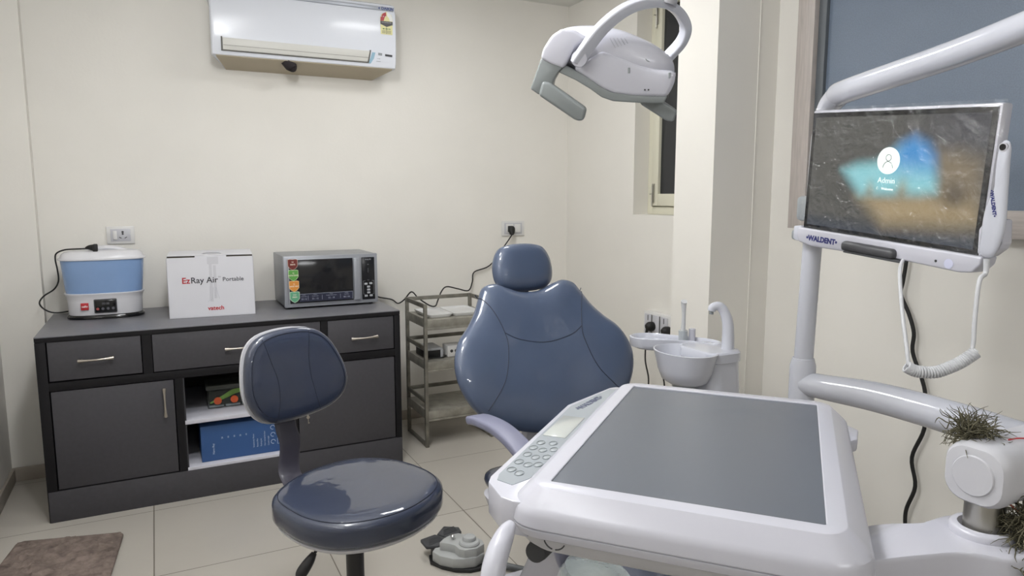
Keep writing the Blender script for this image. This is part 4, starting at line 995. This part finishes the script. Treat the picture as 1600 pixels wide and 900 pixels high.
for j in range(GY+1):
    for i in range(GX+1):
        x, y = i/GX, j/GY; yy2 = y
        c = mixc(c_dark, c_top, sm_(.5, .9, x)*sm_(.4, .9, y))
        c = mixc(c, c_low, sm_(.16, .0, y + .10*(x-.5)*0))
        ds = polyd(x, yy2*.61, [(a, b*.61) for a, b in sand]); cs_ = mixc(c_sand, lin('#7d705a')[:3], sm_(.70, .85, x)*sm_(.2, .5, y))
        cs_ = mixc(cs_, lin('#4c4439')[:3], math.exp(-((x-.88)/.07)**2-((y-.39)/.10)**2)*.8)
        c = mixc(c, cs_, sm_(-.08, .07, ds))
        dk = polyd(x, yy2*.61, [(a, b*.61) for a, b in sky]); ck = mixc(c_sky2, c_sky1, sm_(.42, .70, y) * sm_(.42, .62, x))
        ck = mixc(ck, lin('#9a9478')[:3], math.exp(-((x-.60)/.035)**2-((y-.38)/.10)**2)*.75 + math.exp(-((x-.41)/.03)**2-((y-.37)/.08)**2)*.6)
        c = mixc(c, ck, sm_(-.045, .055, dk))
        ca_.data[j*(GX+1)+i].color = (c[0], c[1], c[2], 1)
def sp(x, y, h=.0012): return Mm @ Matrix.Translation((x, y, h))
M_ICON = mat('screen_icon', '#cfd8d4', .5, emis='#cfd8d4', emis_s=.8)
M_ICOND = mat('screen_icon_line', '#2a3030', .5)
ax, ay = .2525, .189
av = T.part('avatar', MB().add(xform(lathe([(0, 0), (.0315, 0), (.0315, .0003), (0, .0003)], 48), sp(ax, ay))), M_ICON, parent=so_)
s = MB()
s.add(tube([sp(ax+.0075*math.cos(a), ay+.007+.0075*math.sin(a), .0017) @ Vector() for a in [i*PI/8 for i in range(16)]], .0008, n=5, smooth=0, closed=True))
s.add(tube([sp(ax+.0135*math.cos(a), ay-.017+.015*math.sin(a), .0017) @ Vector() for a in [i*PI/14 for i in range(15)]], .0008, n=5, smooth=0))
T.part('avatar_icon', s, M_ICOND, parent=so_)
T.part('lettering', MB().add(text('Admin', .0185, sp(ax, .142, .0013), depth=.0001)).add(text('Welcome', .0085, sp(ax+.005, .1225, .0013), depth=.0001, bold=.0002)), M_ICON, parent=so_)
T.part('loading_ring', MB().add(tube([sp(ax-.022+.003*math.cos(a), .123+.003*math.sin(a), .0015) @ Vector() for a in [PI/2+i*PI/8 for i in range(9)]], .0006, n=5, smooth=0)), M_ICON, parent=so_)
def film_mat():
    m = bpy.data.materials.new('crinkled_film'); m.use_nodes = True; nt = m.node_tree
    for n_ in list(nt.nodes): nt.nodes.remove(n_)
    out = nt.nodes.new('ShaderNodeOutputMaterial'); mixs = nt.nodes.new('ShaderNodeMixShader'); tr = nt.nodes.new('ShaderNodeBsdfTransparent'); gl = nt.nodes.new('ShaderNodeBsdfGlossy')
    gl.inputs['Roughness'].default_value = .12; gl.inputs['Color'].default_value = (.9, .9, .9, 1)
    tc = nt.nodes.new('ShaderNodeTexCoord'); n = nt.nodes.new('ShaderNodeTexNoise'); n.inputs['Scale'].default_value = 26; n.inputs['Detail'].default_value = 6; n.inputs['Distortion'].default_value = 1.6
    nt.links.new(tc.outputs['Object'], n.inputs['Vector'])
    bp = nt.nodes.new('ShaderNodeBump'); bp.inputs['Strength'].default_value = .9; bp.inputs['Distance'].default_value = .012
    nt.links.new(n.outputs['Fac'], bp.inputs['Height']); nt.links.new(bp.outputs[0], gl.inputs['Normal'])
    mixs.inputs[0].default_value = .065
    nt.links.new(tr.outputs[0], mixs.inputs[1]); nt.links.new(gl.outputs[0], mixs.inputs[2]); nt.links.new(mixs.outputs[0], out.inputs[0])
    return m
M_FILM = film_mat()
fl = MB()
V = []; F = []; n1, n2 = 60, 40
for j in range(n2+1):
    for i in range(n1+1):
        x, y = i/n1, j/n2
        V.append(Mm @ Vector((-.012 + (SW+.032)*x, -.012 + (SH+.026)*y, .004 + .002*mnoise.noise(Vector((x*9, y*7, 3))) )))
for j in range(n2):
    for i in range(n1): a = j*(n1+1)+i; F.append((a, a+1, a+n1+2, a+n1+1))
fl.add((V, F))
T.part('protective_film', fl, M_FILM, label='clear crinkled protective film over the screen')
# lower bar with logo, grip and button
lb = [(-.012, .000), (-.014, -.022), (-.006, -.040), (.04, -.047), (.15, -.044), (.31, -.038), (.47, -.0415), (.500, -.0365), (.516, -.0175), (.518, .000)]
br_ = T.part('lower_bar', MB().add(xform(prism(lb, -.038, .010, .005, seg=3), Mm)), M_WHITE)
T.part('lettering', MB().add(text('•WALDENT•', .0195, sp(.078, -.0245, .0104), bold=.0009, depth=.0002, sx=1.0)), M_NAVY, parent=br_)
T.part('grip', MB().add(xform(box(.155, .313, -.040, -.0145, .0, .026, .010, 3), Mm)), mat('grip_grey', '#48484b', .4), parent=br_)
T.part('grip_lip', MB().add(xform(box(.17, .337, -.0425, -.038, .0, .028, .002), Mm)), M_GREYD, parent=br_)
T.part('sensor_hole', MB().add(xform(lathe([(0, 0), (.003, 0), (.003, .0004), (0, .0004)], 14), sp(.4146, -.025, .0102))), M_BLACK, parent=br_)
T.part('power_button', MB().add(xform(lathe([(0, 0), (.010, 0), (.011, .0008), (.009, .0012), (0, .0012)], 24), sp(.446, -.0262, .0100))), mat('pale_button', '#c9cbe0', .2), parent=br_)
T.part('side_clamp', MB().add(xform(prism([(-.008, .004), (-.036, .000), (-.036, -.034), (-.024, -.040), (-.004, -.038)], -.05, .002, .003), Mm)), M_WHITE2)
T.part('mount_arm', MB().add(box(1.625, 1.685, 1.365, 1.445, 1.275, 1.305, .008)).add(box(1.61, 1.66, 1.20, 1.42, 1.33, 1.40, .012)), M_GREY)
# cable coming down from the monitor, along the wall
T.part('black_cable', MB().add(tube([(1.60, 1.10, 1.42), (1.75, 1.25, 1.44), (2.05, 1.48, 1.44), (2.36, 1.64, 1.38), (2.485, 1.665, 1.26), (2.49, 1.671, 1.154), (2.49, 1.678, 1.081), (2.49, 1.682, 1.032), (2.49, 1.646, .964), (2.49, 1.621, .896), (2.49, 1.62, .823), (2.49, 1.579, .735), (2.49, 1.559, .668), (2.49, 1.554, .547), (2.49, 1.592, .424), (2.49, 1.571, .318), (2.49, 1.60, .205), (2.495, 1.591, .10), (2.495, 1.56, .012), (2.45, 1.30, .012)], .0072, n=10)), M_RUBBER)

# ------------------------------------------------------------------ intraoral camera hanging beside the monitor
T = Thing('intraoral_camera', 'white handheld dental camera with coiled cable hooked on the right edge of the monitor', 'dental camera', Mm @ Vector((.54, .05, .0)))
hk = T.part('holder', MB().add(xform(prism([(.501, .004), (.527, .001), (.5463, .020), (.5511, .0335), (.5452, .0807), (.5257, .0800), (.505, .0705), (.497, .055)], -.026, .004, .004), Mm)), M_WHITE)
cpts = [(.515, .004), (.511, .03), (.510, .068), (.512, .096), (.520, .125), (.5265, .152), (.526, .20), (.523, .228), (.529, .238), (.540, .235), (.5445, .222), (.5465, .192), (.553, .117), (.556, .074), (.552, .035), (.540, .004)]
cbody = Pillow([(a, b) for a, b in cpts], .011, .006, p=3, M=Mm @ Matrix.Translation((0, 0, .010)), rings=8, smooth=4)
cbo = T.part('camera_body', MB().add(cbody.build()), M_WHITE2, sharp=60)
T.part('lens_ring', MB().add(xform(lathe([(0, 0), (.009, 0), (.009, .004), (0, .004)], 24), sp(.533, .225, .0145))), M_WHITEM, parent=cbo)
T.part('lens', MB().add(xform(lathe([(0, 0), (.0065, 0), (.0065, .001), (0, .001)], 20), sp(.533, .225, .0187))), M_BLACKG, parent=cbo)
T.part('lettering', MB().add(text('•WALDENT•', .0100, frame(Mm @ Vector((.532, .113, .0214)), Mm.col[0].xyz*.26 - Mm.col[1].xyz*-.96*-1, Mm.col[0].xyz*.96 + Mm.col[1].xyz*.26), bold=.0005, depth=.0002)), M_NAVY, parent=cbo)
T.part('touch_key', MB().add(xform(lathe([(0, 0), (.005, 0), (.004, .001), (0, .001)], 18), sp(.5235, .076, .0185))), M_GREY, parent=cbo)
cs0 = Mm @ Vector((.528, -.002, .010))
s = MB().add(tube([cs0, cs0 + Vector((0, 0, -.03)), Vector((1.512, .853, 1.225)), Vector((1.497, .847, 1.15)), Vector((1.492, .843, 1.11)), Vector((1.486, .840, 1.084)), Vector((1.490, .838, 1.079))], [.006, .005, .0045, .0045, .0045, .004, .004], n=10))
s.add(tube([Mm @ Vector((.325, -.036, .0)), Vector((1.50, 1.02, 1.23)), Vector((1.43, .96, 1.15)), Vector((1.400, .925, 1.085)), Vector((1.390, .912, 1.056)), Vector((1.390, .907, 1.046))], .0042, n=10))
axp = catmull([(1.385, .912, 1.046), (1.40, .900, 1.037), (1.430, .880, 1.036), (1.455, .863, 1.048), (1.475, .850, 1.062), (1.494, .838, 1.080)], 30)
hel = []; turns = 32; NN = len(axp)
for i in range(NN*5):
    f_ = i/5; k = min(int(f_), NN-2); p = axp[k].lerp(axp[k+1], f_-k); tg = (axp[k+1]-axp[k]).normalized()
    n1 = tg.cross(Vector((0, 0, 1))).normalized(); n2 = tg.cross(n1); an = 2*PI*turns*i/(NN*5)
    hel.append(p + n1*.0105*math.cos(an) + n2*.0105*math.sin(an))
s.add(tube(hel, .0027, n=7, smooth=0))
T.part('coiled_cable', s, mat('pale_cable', '#c9cacd', .35), parent=None)

# ------------------------------------------------------------------ operating lamp
FW = Vector((.565, .805, .179)).normalized(); RT = Vector((.819, -.574, 0)).normalized(); UPV = RT.cross(FW).normalized()
LO = Vector((.961, 1.370, 1.705))
SC = 1.61/1100/4.5
Mlamp = Matrix.Translation(LO) @ frame((0, 0, 0), RT, UPV, -FW) @ Matrix.Diagonal((SC, SC, SC, 1)) @ Matrix.Translation((-(965-800)*4.5, 95*4.5, 0))
# plan coordinates of the lamp: x to the right, y down (negated), z towards the room
def lq(pts): return [(a, -b) for a, b in pts]
T = Thing('dental_lamp', 'white and grey dental operating lamp with yoke and two grey handles hanging above the chair', 'dental lamp', LO)
hous = [(228, 405), (245, 335), (300, 250), (370, 207), (440, 192), (520, 190), (620, 196), (760, 226), (900, 282), (1000, 333), (1085, 395), (1128, 455), (1136, 530), (1120, 610), (1080, 680), (1000, 690), (860, 690), (720, 660), (640, 620), (560, 570), (460, 510), (385, 460), (300, 430)]
hp_ = Pillow(lq(hous), 190, 230, p=3.0, M=Mlamp, rings=14, smooth=4)
hm = MB().add(hp_.build())
hm.add(prism(lq([(440, 470), (560, 400), (640, 360), (760, 405), (900, 462), (1010, 492), (1128, 503), (1134, 545), (1118, 605), (1080, 672), (860, 662), (720, 642), (640, 604), (560, 548)]), -150, 212, 34, M=Mlamp, seg=5))
ho_ = T.part('housing', hm, M_WHITE, sharp=50)
rim = [(385, 442), (460, 482), (560, 540), (640, 598), (720, 636), (860, 652), (1000, 664), (1082, 664), (1060, 712), (900, 706), (720, 692), (640, 664), (560, 606), (460, 546), (345, 492)]
T.part('rim', MB().add(prism(lq(rim), -190, 200, 10, M=Mlamp, seg=3)), mat('lamp_grey', '#858a8a', .35), sharp=50)
T.part('front_hood', MB().add(prism(lq([(225, 402), (240, 340), (300, 255), (372, 212), (455, 225), (545, 280), (460, 330), (400, 445), (380, 470), (300, 440)]), 60, 225, 22, M=Mlamp, seg=4)), M_WHITE, sharp=50)
T.part('hood_arm', MB().add(prism(lq([(228, 395), (300, 432), (392, 445), (345, 492), (312, 545), (305, 590), (262, 560), (212, 640), (150, 598)]), 70, 215, 12, M=Mlamp, seg=3)), mat('lamp_grey', '#858a8a', .35), sharp=50)
T.part('handle', MB().add(prism(lq([(235, 548), (285, 556), (540, 735), (520, 815), (470, 818), (208, 640)]), 120, 240, 22, M=Mlamp, seg=4)), mat('lamp_grey', '#858a8a', .35), label='grey near handle bar of the lamp', sharp=50)
T.part('handle', MB().add(prism(lq([(905, 690), (1060, 700), (1163, 768), (1138, 845), (1090, 838), (905, 720)]), -60, 90, 18, M=Mlamp, seg=4)), mat('lamp_grey', '#858a8a', .35), label='grey far handle bar of the lamp', sharp=50)
yp = [(472, 440, 262), (492, 405, 262), (570, 300, 255), (640, 218, 230), (730, 142, 190), (830, 86, 130), (940, 60, 50), (1040, 60, -30), (1125, 92, -110), (1188, 150, -180), (1220, 225, -230), (1195, 310, -262), (1130, 385, -275), (1090, 425, -275)]
YR = catmull([Vector((a, -b, c)) for a, b, c in yp], 6); ring = []
for i, p in enumerate(YR):
    tg = (YR[min(i+1, len(YR)-1)] - YR[max(i-1, 0)]).normalized()
    ctr = Vector((800, -420, 0)); rad = (p - ctr); rad = (rad - tg*rad.dot(tg)).normalized(); wd = tg.cross(rad).normalized()
    f_ = i/(len(YR)-1); hr_ = 50 if f_ < .15 else max(30, 50 - 26*(f_-.15)/.45)
    if i == 0: hr_ = 30
    hw_ = 20 + 20*min(1, f_/.5)
    ring.append([Mlamp @ (p + wd*a + rad*b) for a, b in rrect(hw_, hr_, 14, 4)])
yo = T.part('yoke', MB().add(loft(ring)), M_WHITE2, sharp=50)
T.part('pivot_cap', MB().add(xform(lathe([(0, -24), (52, -24), (54, 18), (50, 24), (0, 26)], 32), Mlamp @ Matrix.Translation((490, -410, 258)))), M_WHITE, parent=yo)
T.part('pivot_axle', MB().add(xform(cyl((490, -410, 255), (530, -415, 120), 34, 24), Mlamp)).add(xform(cyl((1100, -425, -275), (1000, -450, -150), 40, 24), Mlamp)), M_WHITE, parent=yo)
T.part('neck_joint', MB().add(tube([Mlamp @ Vector((1062, -72, -46)), Mlamp @ Vector((1074, -20, -52)), Mlamp @ Vector((1095, 60, -55)), Mlamp @ Vector((1105, 150, -58))], [.0235, .0235, .0235, .021], n=24, smooth=4)), mat('lamp_joint_grey', '#a9a9ae', .35), parent=yo)
for (a, b) in ((820, 492), (1088, 530)): T.part('screw_cap', MB().add(tube([Mlamp @ Vector((a, -b-18, 209)), Mlamp @ Vector((a, -b+18, 209))], .0028, n=8, smooth=0)), M_GREY, parent=ho_)
for xx in (930, 954): T.part('button', MB().add(tube([Mlamp @ Vector((xx, -620, 205)), Mlamp @ Vector((xx, -620, 216))], .0018, n=10, smooth=0)), M_BLACK, parent=ho_)
s = MB()
for k in range(5):
    pts_ = [hp_.pt(690+k*24+32*t_, -(285+60*t_ - k*3), 0) for t_ in (0, .5, 1)]
    s.add(tube([hp_.surf(690+k*24+34*t_*(1.1-.1*k), -(283+62*t_*(1-.1*k)), 0) for t_ in (0, .25, .5, .75, 1)], .0006, n=5, smooth=2))
T.part('vent_slots', s, mat('vent_grey', '#9a9ba3', .5), parent=ho_)
T.part('latch_mark', MB().add(tube([hp_.surf(930, -420, 1), hp_.surf(940, -432, 1), hp_.surf(955, -438, 1)], .001, n=6, smooth=3)), M_GREY, parent=ho_)

# ------------------------------------------------------------------ dried moss tufts tied with red thread
M_MOSS = mat('dried_moss', '#5a5643', .9, noise=.4, nscale=60)
def moss(name_label, centre, spread, n, length, droop, seed):
    rnd = random.Random(seed); s = MB(); c = Vector(centre)
    for k in range(n):
        a = Vector([rnd.gauss(0, 1)*spread[i]*.5 for i in range(3)]) + c
        d = Vector((rnd.gauss(0, 1), rnd.gauss(0, 1), rnd.gauss(0, .8) - droop)).normalized()
        pts_ = [a]
        for j in range(4):
            d = (d + Vector((rnd.gauss(0, .5), rnd.gauss(0, .5), rnd.gauss(0, .5) - droop*.3))).normalized()
            pts_.append(pts_[-1] + d*length*rnd.uniform(.12, .3))
        s.add(tube(pts_, [.0008, .0009, .0008, .0006, .0003], n=4, smooth=2))
    return s
T = Thing('moss_tuft', 'tuft of dried moss lying on the end of the swing arm above the tray bracket', 'moss', (1.062, .585, 1.052), 'dried moss tied to the arm')
T.part('moss_strands', moss('', (1.062, .592, 1.053), (.026, .016, .010), 240, .05, 0.0, 1), M_MOSS, sharp=180)
T.part('red_thread', MB().add(tube([(1.085, .553, 1.0495), (1.10, .545, 1.052), (1.125, .530, 1.050), (1.15, .517, 1.043), (1.165, .512, 1.02)], .0011, n=6)), M_RED)
T = Thing('moss_tuft', 'bushy tuft of dried moss hanging beside the steel swivel pin at the right edge', 'moss', (1.07, .51, .92), 'dried moss tied to the arm')
s = moss('', (1.070, .514, .945), (.016, .014, .022), 260, .05, .3, 2)
for q_, n_ in (((1.073, .500, .920), 260), ((1.052, .492, .888), 220), ((1.042, .486, .858), 120)):
    m_ = moss('', q_, (.018, .016, .022), n_, .055, .5, n_+3); s.add((m_.v, m_.f))
T.part('moss_strands', s, M_MOSS, sharp=180)
T.part('brown_thread', MB().add(tube([(1.052, .530, .972), (1.060, .524, .962), (1.070, .516, .952), (1.078, .510, .945)], .0013, n=6)), mat('rust_thread', '#8a4a35', .6))
